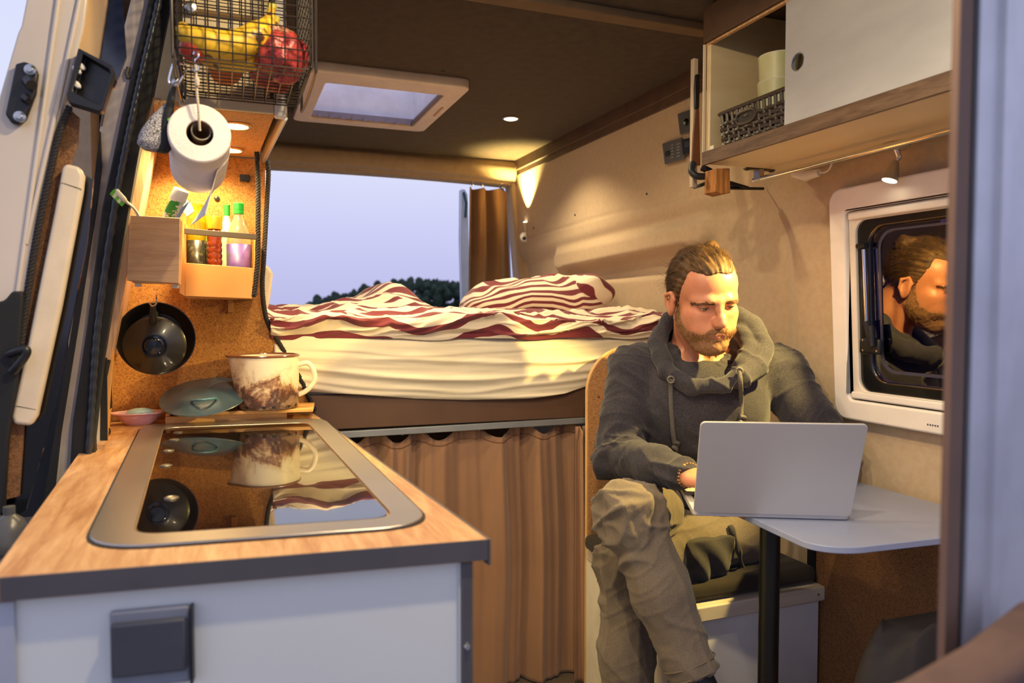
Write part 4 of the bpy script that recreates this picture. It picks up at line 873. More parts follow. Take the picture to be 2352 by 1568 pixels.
# things in the open compartment
t = thing('plastic_basket', 'dark brown woven plastic basket with handle slots in the open cabinet compartment', 'basket', (1.2, 1.40, 1.579))
BRN = mat('basket_brown', lin(70, 60, 52), .42)
bx0, bx1, by0, by1, bz0, bz1 = 1.125, 1.335, 1.20, 1.495, 1.5795, 1.672
def wallpt(s, z):                                          # s runs round the basket, slight flare
    f = 1+.07*(z-bz0)/(bz1-bz0); cx_, cy_ = (bx0+bx1)/2, (by0+by1)/2; W, D_ = (bx1-bx0)*f/2, (by1-by0)*f/2
    per = [(-W, -D_), (W, -D_), (W, D_), (-W, D_)]; L = [2*W, 2*D_, 2*W, 2*D_]; T_ = sum(L); q = (s % 1)*T_
    for i in range(4):
        if q <= L[i]+1e-9:
            a, b = per[i], per[(i+1) % 4]; k = q/L[i]; return Vector((cx_+a[0]+(b[0]-a[0])*k, cy_+a[1]+(b[1]-a[1])*k, z)), (Vector((0, -1, 0)), Vector((1, 0, 0)), Vector((0, 1, 0)), Vector((-1, 0, 0)))[i]
        q -= L[i]
mb = MB()
for r_ in range(6):
    z = bz0+.008+.0115*r_; P = []; NP = 232
    for k in range(NP):
        p, nn = wallpt(k/NP, z); P.append(p+nn*(.0022*(1 if (k//4+r_) % 2 else -1)))
    mb.tube(P, .0053, 5, closed=True)
for k in range(58):
    s_ = (k+.5)/58; p, nn = wallpt(s_, bz0); q_, _ = wallpt(s_, bz1-.004); mb.tube([p, q_], .0042, 5)
mb.build('weave', BRN, t)
mb = MB(); mb.tube([wallpt(k/96, bz1)[0] for k in range(96)], .0052, 8, closed=True); mb.build('rim', BRN, t)
mb = MB(); mb.tube([wallpt(k/96, bz0+.003)[0] for k in range(96)], .004, 8, closed=True); mb.box((bx0, by0, bz0), (bx1, by1, bz0+.002)); mb.build('bottom', BRN, t)
for sd, xx in (('l', bx0-.0075), ):
    mb = MB(); mb.tube([(xx-.002+(0 if zz < 0 else -.001), 1.405+.034*cc, 1.643+.014*zz) for cc, zz in [(math.copysign(abs(math.cos(a))**.6, math.cos(a)), math.sin(a)) for a in np.linspace(0, 6.2, 26)]], .0035, 7); mb.build('handle_slot', BRN, t)
    mb = MB(); mb.ext([(xx-.0025, 1.405+.030*cc, 1.643+.011*zz) for cc, zz in [(math.copysign(abs(math.cos(a))**.6, math.cos(a)), math.sin(a)) for a in np.linspace(0, 6.0, 20)]], (.006, 0, 0)); mb.build('slot_opening', BLACK, t)
CUPM = mat('sage_ceramic', lin(206, 206, 164), .45, c2=lin(190, 190, 144), ns=30, stretch=(1, 1, .3), bump=.1, bs=100)
for k, (z0, r0, r1, h, lab) in enumerate(((1.640, .044, .050, .088, 'sage green ceramic cup standing in the basket, lower of the stack'), (1.700, .0435, .0485, .088, 'sage green ceramic cup with pale rim, upper of the stack'))):
    c = (1.21, 1.405, z0)
    t = thing('cup', lab, 'cup', c, 'stacked cups in the cabinet')
    MB().lathe([(0, 0), (r0*.8, 0), (r0, .006), (r1, h), (r1-.003, h), (r0-.003, .010), (0, .008)], c, n=48).build('cup_body', CUPM, t)
    MB().tube([(c[0]+(r1-.0012)*math.cos(a), c[1]+(r1-.0012)*math.sin(a), z0+h) for a in np.linspace(0, 2*math.pi, 48, endpoint=False)], .0016, 6, closed=True).build('rim', WHITEP, t)
c = Vector((1.245, 1.478, 1.685)); sm = mat('mesh_steel', lin(150, 134, 106), .4, .7, bump=1, bs=900)
t = thing('sieve', 'round steel mesh sieve standing on edge behind the cups', 'sieve', tuple(c))
MB().lathe([(0, .045), (.02, .042), (.038, .030), (.050, .012), (.054, 0)], c, (-.45, .6, .2), 40).build('mesh_bowl', sm, t)
MB().lathe([(.053, -.003), (.057, -.003), (.057, .002), (.053, .002), (.053, -.003)], c, (-.45, .6, .2), 40).build('rim', STEEL, t)
# knife board hanging at the cabinet end
t = thing('knife_board', 'pale board with a brown-sheathed knife and black strap at the end of the wall cabinet', 'knife board', (1.12, 1.60, 1.52))
boxo('board', (1.098, 1.585, 1.510), (1.112, 1.60, 1.83), mat('board_pale', lin(196, 178, 156), .5), t)
MB().ext([(1.099, 1.575, 1.787), (1.11, 1.575, 1.788), (1.109, 1.575, 1.703), (1.097, 1.575, 1.703), (1.095, 1.575, 1.754)], (0, .008, 0)).build('knife_handle', BLACK, t, bevel=.002)
MB().ext([(1.098, 1.575, 1.701), (1.109, 1.575, 1.703), (1.114, 1.575, 1.563), (1.089, 1.575, 1.563), (1.092, 1.575, 1.637)], (0, .006, 0)).build('knife_sheath', mat('leather', lin(110, 66, 40), .5), t, bevel=.002)
MB().tube(smooth_path([(1.088, 1.57, 1.566), (1.077, 1.56, 1.544), (1.085, 1.55, 1.531), (1.113, 1.55, 1.532), (1.136, 1.56, 1.544), (1.114, 1.57, 1.557)], 5), .0085, 10).build('strap_coil', mat('dark_strap', lin(34, 34, 42), .5), t)
o = MB().ext([(1.102, 1.495, 1.541), (1.142, 1.495, 1.544), (1.145, 1.495, 1.485), (1.124, 1.495, 1.48), (1.1, 1.495, 1.485)], (0, .045, 0)).build('wood_block', LOGW, bevel=.002); tag(o, 'rough brown oak block hanging under the far end of the wall cabinet', 'wood block')
o = MB().ext([(1.173, 1.66, 1.532), (1.217, 1.66, 1.551), (1.266, 1.66, 1.549), (1.331, 1.66, 1.537), (1.331, 1.66, 1.532), (1.266, 1.66, 1.54), (1.217, 1.66, 1.542), (1.173, 1.66, 1.525)], (0, .03, 0)).build('dark_tray', BLACKM); MB().tube([(o.location.x+.02, 1.675, o.location.z+.006), (1.392, 1.675, o.location.z+.012)], .004, 8).build('bracket', BLACK, o); tag(o, 'thin dark magazine holder behind the oak block', 'holder')
# control panels on the wall
def wallbox(name, px4, d, m, parent=None, bevel=.002): return MB().ext([px4[0], px4[1], px4[2], px4[3]], (-d, 0, 0)).build(name, m, parent, bevel=bevel)
xv = 1.415
t = thing('control_panel', 'dark grey square switch panel on the felt wall', 'panel', (1.40, 2.15, 1.73))
CP = mat('panel_grey', lin(84, 84, 84), .45)
wallbox('plate', [(1.375, 2.154, 1.758), (1.375, 2.04, 1.754), (1.375, 2.024, 1.682), (1.375, 2.137, 1.686)], .006, CP, t)
wallbox('switch', [(1.369, 2.131, 1.727), (1.369, 2.107, 1.725), (1.369, 2.105, 1.708), (1.369, 2.128, 1.709)], .004, BLACK, t)
lm_ = mat('print_light', lin(170, 170, 164), .5)
for a, b in (((1.369, 2.1, 1.741), (1.369, 2.067, 1.738)), ((1.369, 2.1, 1.731), (1.369, 2.067, 1.728)), ((1.369, 2.099, 1.721), (1.369, 2.067, 1.719)), ((1.369, 2.099, 1.711), (1.369, 2.066, 1.709)), ((1.369, 2.099, 1.701), (1.369, 2.066, 1.699))):
    wallbox('print_line', [a, (a[0], a[1]-.012, a[2]+.001), (a[0], a[1]-.012, a[2]-.0015), (a[0], a[1], a[2]-.0015)], .0004, lm_, t, 0)
    wallbox('print_line', [b, (b[0], b[1]-.016, b[2]+.001), (b[0], b[1]-.016, b[2]-.0015), (b[0], b[1], b[2]-.0015)], .0004, lm_, t, 0)
t = thing('round_switch_panel', 'dark grey panel with a round green-lit dial above the switch panel', 'panel', (1.40, 2.05, 1.81))
wallbox('plate', [(1.375, 2.065, 1.835), (1.375, 1.991, 1.83), (1.375, 1.981, 1.76), (1.375, 2.05, 1.766)], .006, CP, t)
c = (1.369, 2.012, 1.795); MB().lathe([(.012, 0), (.012, .004), (.009, .006), (0, .006)], c, (-1, 0, 0), 24).build('dial', BLACKG, t)
MB().lathe([(.0045, .0065), (.003, .009), (0, .010)], (c[0], c[1]+.002, c[2]-.001), (-1, 0, 0), 16).build('dial_light', mat('green_glass', lin(140, 190, 130), .2), t)
t = thing('display_panel', 'small dark display box right of the switch panel', 'panel', (1.40, 2.08, 1.74))
wallbox('plate', [(1.375, 2.037, 1.745), (1.375, 1.985, 1.742), (1.375, 1.979, 1.692), (1.375, 2.027, 1.695)], .010, BLACK, t)
wallbox('screen', [(1.364, 2.016, 1.734), (1.364, 1.973, 1.732), (1.364, 1.973, 1.712), (1.364, 2.013, 1.714)], .001, mat('lcd', lin(60, 66, 84), .2), t, 0)
# rear wall lamp
c = Vector((1.40, 3.425, 1.575))
t = thing('wall_lamp', 'small round wall lamp with an upward spotlight on the rear post', 'lamp', tuple(c))
MB().lathe([(.026, -.012), (.026, .004), (.022, .010), (0, .011)], c+Vector((-.012, 0, -.01)), (-.35, -.93, 0), 32).build('base', mat('lamp_pale', lin(240, 232, 214), .3, .2), t)
MB().lathe([(.009, .0), (.009, .003), (0, .004)], c+Vector((-.018, -.012, -.018)), (-.35, -.93, 0), 20).build('button', BLACK, t)
b0 = c+Vector((-.014, -.018, .015)); MB().lathe([(.007, 0), (.0085, .02), (.012, .045), (.010, .045)], b0, (-.05, -.05, 1), 20).build('spot_head', mat('lamp_pale2', lin(220, 206, 170), .35, .3), t)
MB().lathe([(0, .050), (.008, .048), (.0115, .043)], b0, (-.05, -.05, 1), 20).build('bulb', LAMPGLOW, t)
# felt rivets
for k, p in enumerate(((1.405, 2.858, 1.606), (1.405, 2.282, 1.611), (1.405, 3.314, 1.598))):
    p = Vector(p); o = MB().lathe([(0, .004), (.003, .003), (.0045, 0)], (xw(p.z)+wall_relief(p.y, p.z), p.y, p.z), (-1, 0, 0), 10).build('wall_rivet', BLACK)
    tag(o, ['small dark rivet in the felt wall, middle of the row', 'small dark rivet in the felt wall, nearest the switch panel', 'small dark rivet in the felt wall, closest to the rear lamp'][k], 'rivet', 'rivets in the felt wall')
for k, p in enumerate(((0.646, 2.273, 1.95), (1.368, 2.418, 1.95), (1.364, 3.128, 1.95))):
    p = Vector(p); o = MB().lathe([(0, .004), (.006, .003), (.008, 0)], (p.x, p.y, 1.95), (0, 0, -1), 10).build('ceiling_screw', BLACK)
    tag(o, ['small dark screw in the ceiling beside the roof hatch', 'small dark screw in the ceiling near the right rail', 'small dark screw in the ceiling behind the downlight'][k], 'screw', 'screws in the ceiling')
# dark bag under the table, blurred seat corner in the foreground
def bagf(u, v):
    a = 2*math.pi*u; z = .40+.200*v; w_ = .15*(1-.45*v**3); d_ = .07*(1-.5*v**2)
    return (1.20+w_*math.cos(a)+.01*vn1(math.cos(a)*3, z*9, 1), 1.00+d_*math.sin(a), z+.02*math.sin(3*a)*v+.012*vn1(math.cos(a)*4, v*4, 3))
mb = MB(); mb.grid(50, 24, bagf); mb.f.append(tuple(range(23*50, 24*50-1))); mb.m.append(0)
bag = thing('dark_bag', 'dark soft bag standing in the shade under the table', 'bag', (1.2, 1.0, .40))
mb.build('bag_body', mat('bag_black', lin(44, 38, 38), .85, bump=.3, bs=80), bag, angle=180)
mb = MB(); mb.tube(smooth_path([(1.13, .94, .50), (1.16, .925, .565), (1.22, .92, .575), (1.28, .925, .56)], 6), .003, 6); mb.build('piping', mat('bag_piping', lin(90, 76, 66), .6), bag)
mb = MB(); mb.tube(smooth_path([(1.215, .922, .515), (1.235, .918, .530), (1.265, .918, .520)], 5), [.010]*5+[.014]*5+[.009], 8); mb.build('pale_tie', mat('bag_tie', lin(196, 170, 140), .8, bump=.5, bs=100), bag)
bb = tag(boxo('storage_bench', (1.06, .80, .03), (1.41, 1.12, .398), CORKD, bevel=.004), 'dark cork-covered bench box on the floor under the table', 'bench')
# driver seat back edge, out of focus
def seatf(u, v):
    a = -1.2+2.5*u
    p = Vector((.30+.36*v, .36-.0*v, .735+.24*v+.02*math.sin(v*3)))
    return (p.x+.0, p.y-.16+.16*math.cos(a), p.z-.30*(1-math.cos(a*.6))-(0 if u > .2 else .0))
st = mat('seat_fabric', lin(96, 74, 66), .95, c2=lin(84, 64, 58), ns=20, bump=.3, bs=150)
mb = MB(); mb.ext([(0.378, 0.36, 0.923), (0.436, 0.36, 0.92), (0.473, 0.36, 0.923), (0.54, 0.36, 0.94), (0.61, 0.36, 0.969), (0.671, 0.36, 0.821), (0.378, 0.36, 0.89)], (0, .05, 0))
o = mb.build('front_seat', st, bevel=.012, seg=4); tag(o, 'out of focus brown cloth seat corner at the bottom right of the picture', 'seat')

# ============================================================ opened sliding door and door frame, far left
t = thing('sliding_door', 'opened cream sliding door edge with black fittings at the far left', 'door', (-.3, 1.41, 0))
mb = MB().ext([(-0.285, 1.4, 1.804), (-0.29, 1.4, 1.695), (-0.298, 1.4, 1.653), (-0.303, 1.4, 1.641), (-0.329, 1.4, 1.543), (-0.367, 1.4, 1.401), (-0.419, 1.4, 0.726), (-0.355, 1.4, 0.717), (-0.336, 1.4, 1.069), (-0.322, 1.4, 1.122), (-0.308, 1.4, 1.195), (-0.277, 1.4, 1.364), (-0.254, 1.4, 1.492), (-0.238, 1.4, 1.546), (-0.21, 1.4, 1.664), (-0.19, 1.4, 1.821)], (0, .012, 0))
mb.build('door_edge', CREAMP, t, bevel=.003, seg=3)
for k, (a, b, c) in enumerate((((-0.233, 1.398, 1.785), (-0.27, 1.398, 1.525), (-0.331, 1.398, 1.097)), ((-0.206, 1.398, 1.748), (-0.244, 1.398, 1.562), (-0.299, 1.398, 1.307)))):
    MB().tube(smooth_path([a, b, c], 8), .0035, 8).build('pressed_bead', CREAMP, t)
MB().ext([(-0.212, 1.41, 1.682), (-0.188, 1.41, 1.826), (-0.168, 1.41, 1.83), (-0.177, 1.41, 1.715), (-0.19, 1.41, 1.625), (-0.199, 1.41, 1.57), (-0.241, 1.41, 1.544)], (0, .012, 0)).build('window_reveal', mat('tan_reveal', lin(214, 176, 122), .4), t)
MB().ext([(-0.176, 1.42, 1.833), (-0.161, 1.42, 1.836), (-0.151, 1.42, 1.629), (-0.17, 1.42, 1.576), (-0.211, 1.42, 1.55), (-0.191, 1.42, 1.628), (-0.178, 1.42, 1.719)], (0, .008, 0)).build('blue_glass', mat('blue_black_glass', lin(36, 44, 70), .12, coat=.5), t)
mb = MB(); rope(mb, [(-0.233, 1.398, 1.531), (-0.249, 1.398, 1.485), (-0.261, 1.398, 1.431), (-0.278, 1.398, 1.35), (-0.295, 1.398, 1.251), (-0.312, 1.398, 1.132)], .0055, .018); mb.build('rope_trim', ROPEM, t)
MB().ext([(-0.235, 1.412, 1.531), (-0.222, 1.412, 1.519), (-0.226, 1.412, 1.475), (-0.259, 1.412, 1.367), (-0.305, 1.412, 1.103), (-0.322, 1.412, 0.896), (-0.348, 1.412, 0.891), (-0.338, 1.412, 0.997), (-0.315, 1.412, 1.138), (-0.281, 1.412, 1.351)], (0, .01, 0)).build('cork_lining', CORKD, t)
t2 = MB().ext([(-0.245, 1.392, 1.431), (-0.24, 1.392, 1.439), (-0.22, 1.392, 1.435), (-0.214, 1.392, 1.421), (-0.217, 1.392, 1.394), (-0.251, 1.392, 1.209), (-0.289, 1.392, 1.029), (-0.298, 1.392, 1.013), (-0.322, 1.392, 1.017), (-0.325, 1.392, 1.031), (-0.301, 1.392, 1.139), (-0.257, 1.392, 1.364)], (0, .022, 0)).build('blind_frame', CREAM, t, bevel=.006, seg=4)
MB().ext([(-0.247, 1.392, 1.408), (-0.218, 1.392, 1.399), (-0.218, 1.392, 1.397), (-0.248, 1.392, 1.407)], (0, .002, 0)).build('frame_joint', mat('joint_grey', lin(130, 116, 98), .6), t)
MB().ext([(-0.323, 1.392, 1.049), (-0.29, 1.392, 1.04), (-0.29, 1.392, 1.039), (-0.323, 1.392, 1.047)], (0, .002, 0)).build('frame_joint', mat('joint_grey2', lin(130, 116, 98), .6), t)
MB().ext([(-0.219, 1.424, 1.428), (-0.205, 1.424, 1.42), (-0.217, 1.424, 1.312), (-0.274, 1.424, 1.021), (-0.315, 1.424, 0.87), (-0.388, 1.424, 0.82), (-0.382, 1.424, 1.069), (-0.291, 1.424, 1.065), (-0.257, 1.424, 1.217)], (0, .01, 0)).build('window_pane', BLACKG, t)
# striker, latch and grab handle
s_ = MB().ext([(-0.304, 1.386, 1.589), (-0.292, 1.386, 1.594), (-0.278, 1.386, 1.589), (-0.274, 1.386, 1.577), (-0.278, 1.386, 1.545), (-0.292, 1.386, 1.504), (-0.301, 1.386, 1.494), (-0.312, 1.386, 1.496), (-0.32, 1.386, 1.509)], (0, .012, 0)).build('striker_plate', BLACK, t, bevel=.003, seg=3)
for p in ((-0.284, 1.385, 1.581), (-0.3, 1.385, 1.506)):
    MB().lathe([(0, .005), (.004, .005), (.0045, .003), (.0085, .002), (.009, -.001)], p, (0, -1, 0), 16).build('striker_bolt', STEEL, s_)
MB().tube([(-0.286, 1.385, 1.563), (-0.28, 1.372, 1.554)], [.010, .008], 12).build('striker_knob', BLACK, s_)
MB().tube([(-0.291, 1.385, 1.536), (-0.285, 1.376, 1.53)], [.008, .005], 12).build('striker_pin', BLACK, s_)
MB().ext([(-0.357, 1.385, 1.209), (-0.328, 1.385, 1.216), (-0.317, 1.385, 1.231), (-0.302, 1.385, 1.231), (-0.302, 1.385, 1.216), (-0.309, 1.385, 1.14), (-0.313, 1.385, 1.084), (-0.327, 1.385, 1.001), (-0.337, 1.385, 0.875), (-0.377, 1.385, 0.865)], (0, .016, 0)).build('black_latch_cover', BLACKM, t, bevel=.004, seg=3)
MB().tube(smooth_path([(-0.321, 1.378, 1.132), (-0.309, 1.368, 1.136), (-0.297, 1.366, 1.139), (-0.296, 1.366, 1.132), (-0.306, 1.368, 1.116), (-0.317, 1.374, 1.104)], 4), .007, 10).build('latch_lever', BLACK, t)
mb = MB(); A_ = [(-0.215, 1.375, 1.621), (-0.165, 1.36, 1.594), (-0.163, 1.36, 1.582), (-0.18, 1.36, 1.522), (-0.185, 1.36, 1.518), (-0.23, 1.375, 1.532), (-0.233, 1.375, 1.544)]
B_ = [(-0.208, 1.375, 1.612), (-0.17, 1.36, 1.588), (-0.168, 1.36, 1.582), (-0.182, 1.36, 1.532), (-0.186, 1.36, 1.53), (-0.222, 1.375, 1.55), (-0.224, 1.375, 1.554)]
n = 7; V = [Vector(p) for p in A_]+[Vector(p) for p in B_]; V += [p+Vector((0, .022, 0)) for p in V[:n]]+[p+Vector((0, .018, 0)) for p in V[n:2*n]]
F = []
for i in range(n):
    j = (i+1) % n; F += [(i, j, n+j, n+i), (i, 2*n+i, 2*n+j, j), (n+i, n+j, 3*n+j, 3*n+i)]
F.append(tuple(range(3*n, 4*n)))
mb.add(V, F); hd = mb.build('grab_handle', mat('handle_black', lin(28, 26, 26), .38), t, bevel=.002, seg=3)
for p in ((-0.219, 1.384, 1.588), (-0.213, 1.384, 1.595), (-0.22, 1.384, 1.565)): MB().lathe([(0, .004), (.004, .003), (.005, 0)], p, (.2, -1, 0), 12, 1, 1.6).build('handle_rivet', WHITEP, hd)
# door frame of the van body
t = thing('door_pillar', 'grey body pillar with black rubber door seal between sliding door and kitchen', 'door frame', (-.25, 1.66, 0))
GP = mat('grey_body', lin(196, 184, 176), .5, 0, c2=lin(170, 160, 152), ns=9, bump=.2, bs=25, bd=.004)
MB().ext([(-0.149, 1.64, 1.941), (-0.165, 1.64, 1.805), (-0.196, 1.64, 1.674), (-0.217, 1.64, 1.586), (-0.224, 1.64, 1.548), (-0.222, 1.64, 1.48), (-0.235, 1.64, 1.398), (-0.273, 1.64, 1.172), (-0.305, 1.64, 0.984), (-0.335, 1.64, 0.758), (-0.276, 1.64, 0.752), (-0.277, 1.64, 0.983), (-0.25, 1.64, 1.172), (-0.218, 1.64, 1.399), (-0.18, 1.64, 1.59), (-0.16, 1.64, 1.678), (-0.13, 1.64, 1.81), (-0.108, 1.64, 1.948)], (0, .03, 0)).build('pillar_flange', GP, t, bevel=.003)
MB().ext([(-0.222, 1.63, 1.546), (-0.235, 1.63, 1.437), (-0.274, 1.63, 1.186), (-0.31, 1.63, 0.964), (-0.344, 1.63, 0.762), (-0.324, 1.63, 0.76), (-0.3, 1.63, 0.964), (-0.264, 1.63, 1.186), (-0.23, 1.63, 1.404), (-0.221, 1.63, 1.471)], (0, .02, 0)).build('inner_gasket', BLACKM, t)
MB().tube(smooth_path([(-0.179, 1.635, 1.736), (-0.201, 1.635, 1.653), (-0.22, 1.635, 1.556)], 6), .0025, 6).build('seam_wire', mat('seam_grey', lin(96, 86, 78), .5), t)
MB().ext([(-0.116, 1.62, 1.938), (-0.132, 1.62, 1.802), (-0.161, 1.62, 1.671), (-0.18, 1.62, 1.585), (-0.22, 1.62, 1.397), (-0.249, 1.62, 1.173), (-0.278, 1.62, 0.986), (-0.295, 1.62, 0.76), (-0.239, 1.62, 0.753), (-0.242, 1.62, 0.95), (-0.224, 1.62, 1.102), (-0.206, 1.62, 1.211), (-0.177, 1.62, 1.38), (-0.146, 1.62, 1.55), (-0.126, 1.62, 1.636), (-0.092, 1.62, 1.808), (-0.06, 1.62, 1.948)], (0, .03, 0)).build('rubber_seal', BLACKM, t, bevel=.003)
SB = mat('seal_bulb', lin(44, 48, 56), .35)
P = smooth_path([(-0.087, 1.612, 1.939), (-0.112, 1.612, 1.802), (-0.142, 1.612, 1.671), (-0.167, 1.612, 1.555), (-0.197, 1.612, 1.397), (-0.23, 1.612, 1.173), (-0.246, 1.612, 0.985), (-0.264, 1.612, 0.758)], 30)
MB().tube(P, [.0062+.0007*math.sin(k*1.6) for k in range(len(P))], 9).build('seal_bulb', SB, t)
MB().ext([(-0.24, 1.66, 1.115), (-0.234, 1.66, 1.099), (-0.239, 1.66, 0.938), (-0.249, 1.66, 0.939), (-0.244, 1.66, 1.039)], (0, .01, 0)).build('cream_sill', CREAMP, t)
MB().ext([(-0.234, 1.665, 1.099), (-0.224, 1.665, 1.107), (-0.226, 1.665, 0.94), (-0.239, 1.665, 0.941)], (0, .01, 0)).build('black_gap_trim', BLACKM, t)
MB().tube([(-0.17, 1.632, 1.673), (-0.174, 1.632, 1.661), (-0.171, 1.632, 1.651)], .004, 8).build('rubber_stop', mat('stop_olive', lin(70, 60, 44), .5), t)
o = MB().ext([(-0.31, 2.2, 1.855), (-0.092, 2.2, 2.259), (-0.214, 2.2, 0.747), (-0.302, 2.2, 0.52), (-0.55, 2.2, 0.383), (-0.688, 2.2, 0.35), (-0.669, 2.2, 1.086)], (0, .02, 0)).build('van_outer_side', mat('outer_dark', lin(20, 21, 26), .3), bevel=0); tag(o, 'dark outer flank of the van seen in the gap between door and pillar', 'van side')
mb = MB(); c = Vector((-0.309, 1.3, 0.858)); mb.lathe([(0, -.055), (.024, -.055), (.027, -.02), (.026, .010), (.018, .028), (.008, .036), (.008, .048), (0, .050)], c, (0, 0, 1), 28)
o = mb.build('water_bottle', mat('milky_plastic', lin(110, 106, 100), .3, c2=lin(70, 70, 68), ns=12, trans=.3)); tag(o, 'milky plastic bottle in the dark gap left of the worktop', 'bottle')
o = boxo('door_step', (-.50, 1.20, .60), (-.30, 1.50, .84), BLACKM); tag(o, 'black step housing in the doorway left of the worktop', 'step')
# ============================================================ wire basket with fruit
bx = (-.070, .143, 1.300, 1.553, 1.606, 1.88)
t = thing('wire_basket', 'dark wire basket with fruit hanging in front of the overhead cabinet', 'basket', (.04, 1.43, 1.606))
x0, x1, y0, y1, z0, z1 = bx; rc_ = .012
def pathu(a0, b0, a1, zt):                       # down, across, up with rounded corners
    return [(a0, zt)]+[(a0, z0+rc_)]+[(a0+(rc_ if a1 > a0 else -rc_)*(1-math.cos(q)), z0+rc_*(1-math.sin(q))) for q in (.5, 1.0, 1.5708)]+[(a1-(rc_ if a1 > a0 else -rc_)*(1-math.cos(q)), z0+rc_*(1-math.sin(q))) for q in (1.5708, 1.0, .5)]+[(a1, z0+rc_), (a1, zt)]
mb = MB(); nx = 11; ny = 13
for k in range(nx): x = x0+rc_*.4+(x1-x0-rc_*.8)*k/(nx-1); mb.tube([(x, a, b) for a, b in pathu(y0, 0, y1, z1)], .00125, 6)
mb.build('cross_wires', WIRE, t)
mb = MB()
for k in range(ny): y = y0+rc_*.5+(y1-y0-rc_)*k/(ny-1); mb.tube([(a, y, b) for a, b in pathu(x0, 0, x1, z1)], .0012, 6)
mb.build('side_wires', WIRE, t)
mb = MB()
for k in range(15): z = z0+.018*(k+.6); mb.tube([(x, y, z) for x, y in rrect(x0, x1, y0, y1, rc_, 4)], .00115, 6, closed=True)
mb.build('ring_wires', WIRE, t)
mb = MB()
for x in (-.073, .148): mb.tube(smooth_path([(x, y0-.002, z1), (x, y0+.002, z0+.03), (x, y0+.03, z0-.004), (x, y1-.01, z0-.008), (x, y1+.004, z0+.03), (x, y1+.004, z1)], 6), .0024, 8)
mb.build('frame_wires', WIRE, t)
MB().tube([(-0.073, 1.5, 1.616), (-0.071, 1.5, 1.598), (-0.065, 1.5, 1.587), (-0.063, 1.5, 1.618)], .002, 8).build('hook_loop', BLACK, t)
MB().lathe([(0, .012), (.009, .011), (.0115, .008), (.0115, 0)], (-0.054, 1.555, 1.774), (.1, -1, -.1), 28).build('knob', STEEL, bpy.data.objects['overhead_cabinet'])
bn, bt_, bbn = nodes('banana_skin'); v_ = texco(bt_)
nn = bt_.nodes.new('ShaderNodeTexNoise'); nn.inputs['Scale'].default_value = 42; bt_.links.new(v_, nn.inputs['Vector']); nn.inputs['Detail'].default_value = 1.5
bt_.links.new(ramp(bt_, nn.outputs['Fac'], [(.0, lin(232, 190, 54)), (.60, lin(228, 184, 48)), (.655, lin(90, 52, 34)), (.8, lin(50, 30, 24))]), bbn.inputs['Base Color']); bbn.inputs['Roughness'].default_value = .42; bbn.inputs['Subsurface Weight'].default_value = .1; bbn.inputs['Subsurface Radius'].default_value = (.01, .006, .002)
def resamp(P, n):
    L = [0]
    for i in range(1, len(P)): L.append(L[-1]+(P[i]-P[i-1]).length)
    A_ = np.array([tuple(p) for p in P]); q = np.linspace(0, L[-1], n); return [Vector((float(np.interp(x, L, A_[:, 0])), float(np.interp(x, L, A_[:, 1])), float(np.interp(x, L, A_[:, 2])))) for x in q]
def banana(path, r, label, seed):
    P = resamp(smooth_path(path, 10), 34); N = len(P)
    t = thing('banana', label, 'banana', tuple(P[N//2]), 'bananas in the wire basket')
    R = []
    for k in range(N):
        s_ = k/(N-1); R.append(r*(min(1, .40+2.6*s_)**.8 if s_ < .25 else 1)*(1 if s_ < .72 else max(.27, 1-2.9*(s_-.72)**.9)))
    MB().tube(P, R, 14).build('fruit', bn, t, angle=180)
    MB().tube([P[0]+(P[0]-P[1])*1.0, P[0]], [r*.22, r*.34], 8).build('blossom_end', mat('banana_tip%d' % seed, lin(56, 36, 24), .7), t)
    MB().tube([P[-1], P[-1]+(P[-1]-P[-2])*1.4], [r*.28, r*.34], 8).build('stem_end', mat('banana_stem%d' % seed, lin(190, 180, 70), .6), t)
banana([(-0.067, 1.35, 1.665), (-0.047, 1.35, 1.652), (-0.007, 1.355, 1.645), (0.035, 1.36, 1.656), (0.064, 1.365, 1.68), (0.077, 1.37, 1.703), (0.082, 1.375, 1.724)], .0245, 'spotted yellow banana lying at the front of the wire basket', 1)
banana([(-0.055, 1.39, 1.654), (-0.021, 1.39, 1.641), (0.021, 1.39, 1.637), (0.057, 1.395, 1.652), (0.08, 1.4, 1.681), (0.089, 1.4, 1.713)], .024, 'darker banana lying under the front banana in the wire basket', 2)
rn, rt, rbn = nodes('red_net'); v_ = texco(rt)
rt.links.new(ramp(rt, noise(rt, v_, 30, 5, .7, 1), [(.35, lin(136, 44, 54)), (.5, lin(176, 66, 58)), (.62, lin(108, 34, 62)), (.75, lin(214, 130, 90))]), rbn.inputs['Base Color']); rbn.inputs['Roughness'].default_value = .3; bumpn(rt, rbn, noise(rt, v_, 160, 4), .6, .003)
def lump(c, r, seed, amp=.16, sq=1, n=48, m=28, fr=30):
    mb = MB()
    def fn(u, v):
        th = 2*math.pi*u; ph = math.pi*v; d = Vector((math.sin(ph)*math.cos(th), math.sin(ph)*math.sin(th), -math.cos(ph)))
        k = r*(1+amp*vn1(d.x*2.2+seed, d.y*2.2, d.z*2.2, 1)+amp*.35*vn1(d.x*6+seed, d.y*6, d.z*6, 1)); return (c[0]+d.x*k, c[1]+d.y*k, c[2]+d.z*k*sq)
    return mb.grid(n, m, fn)
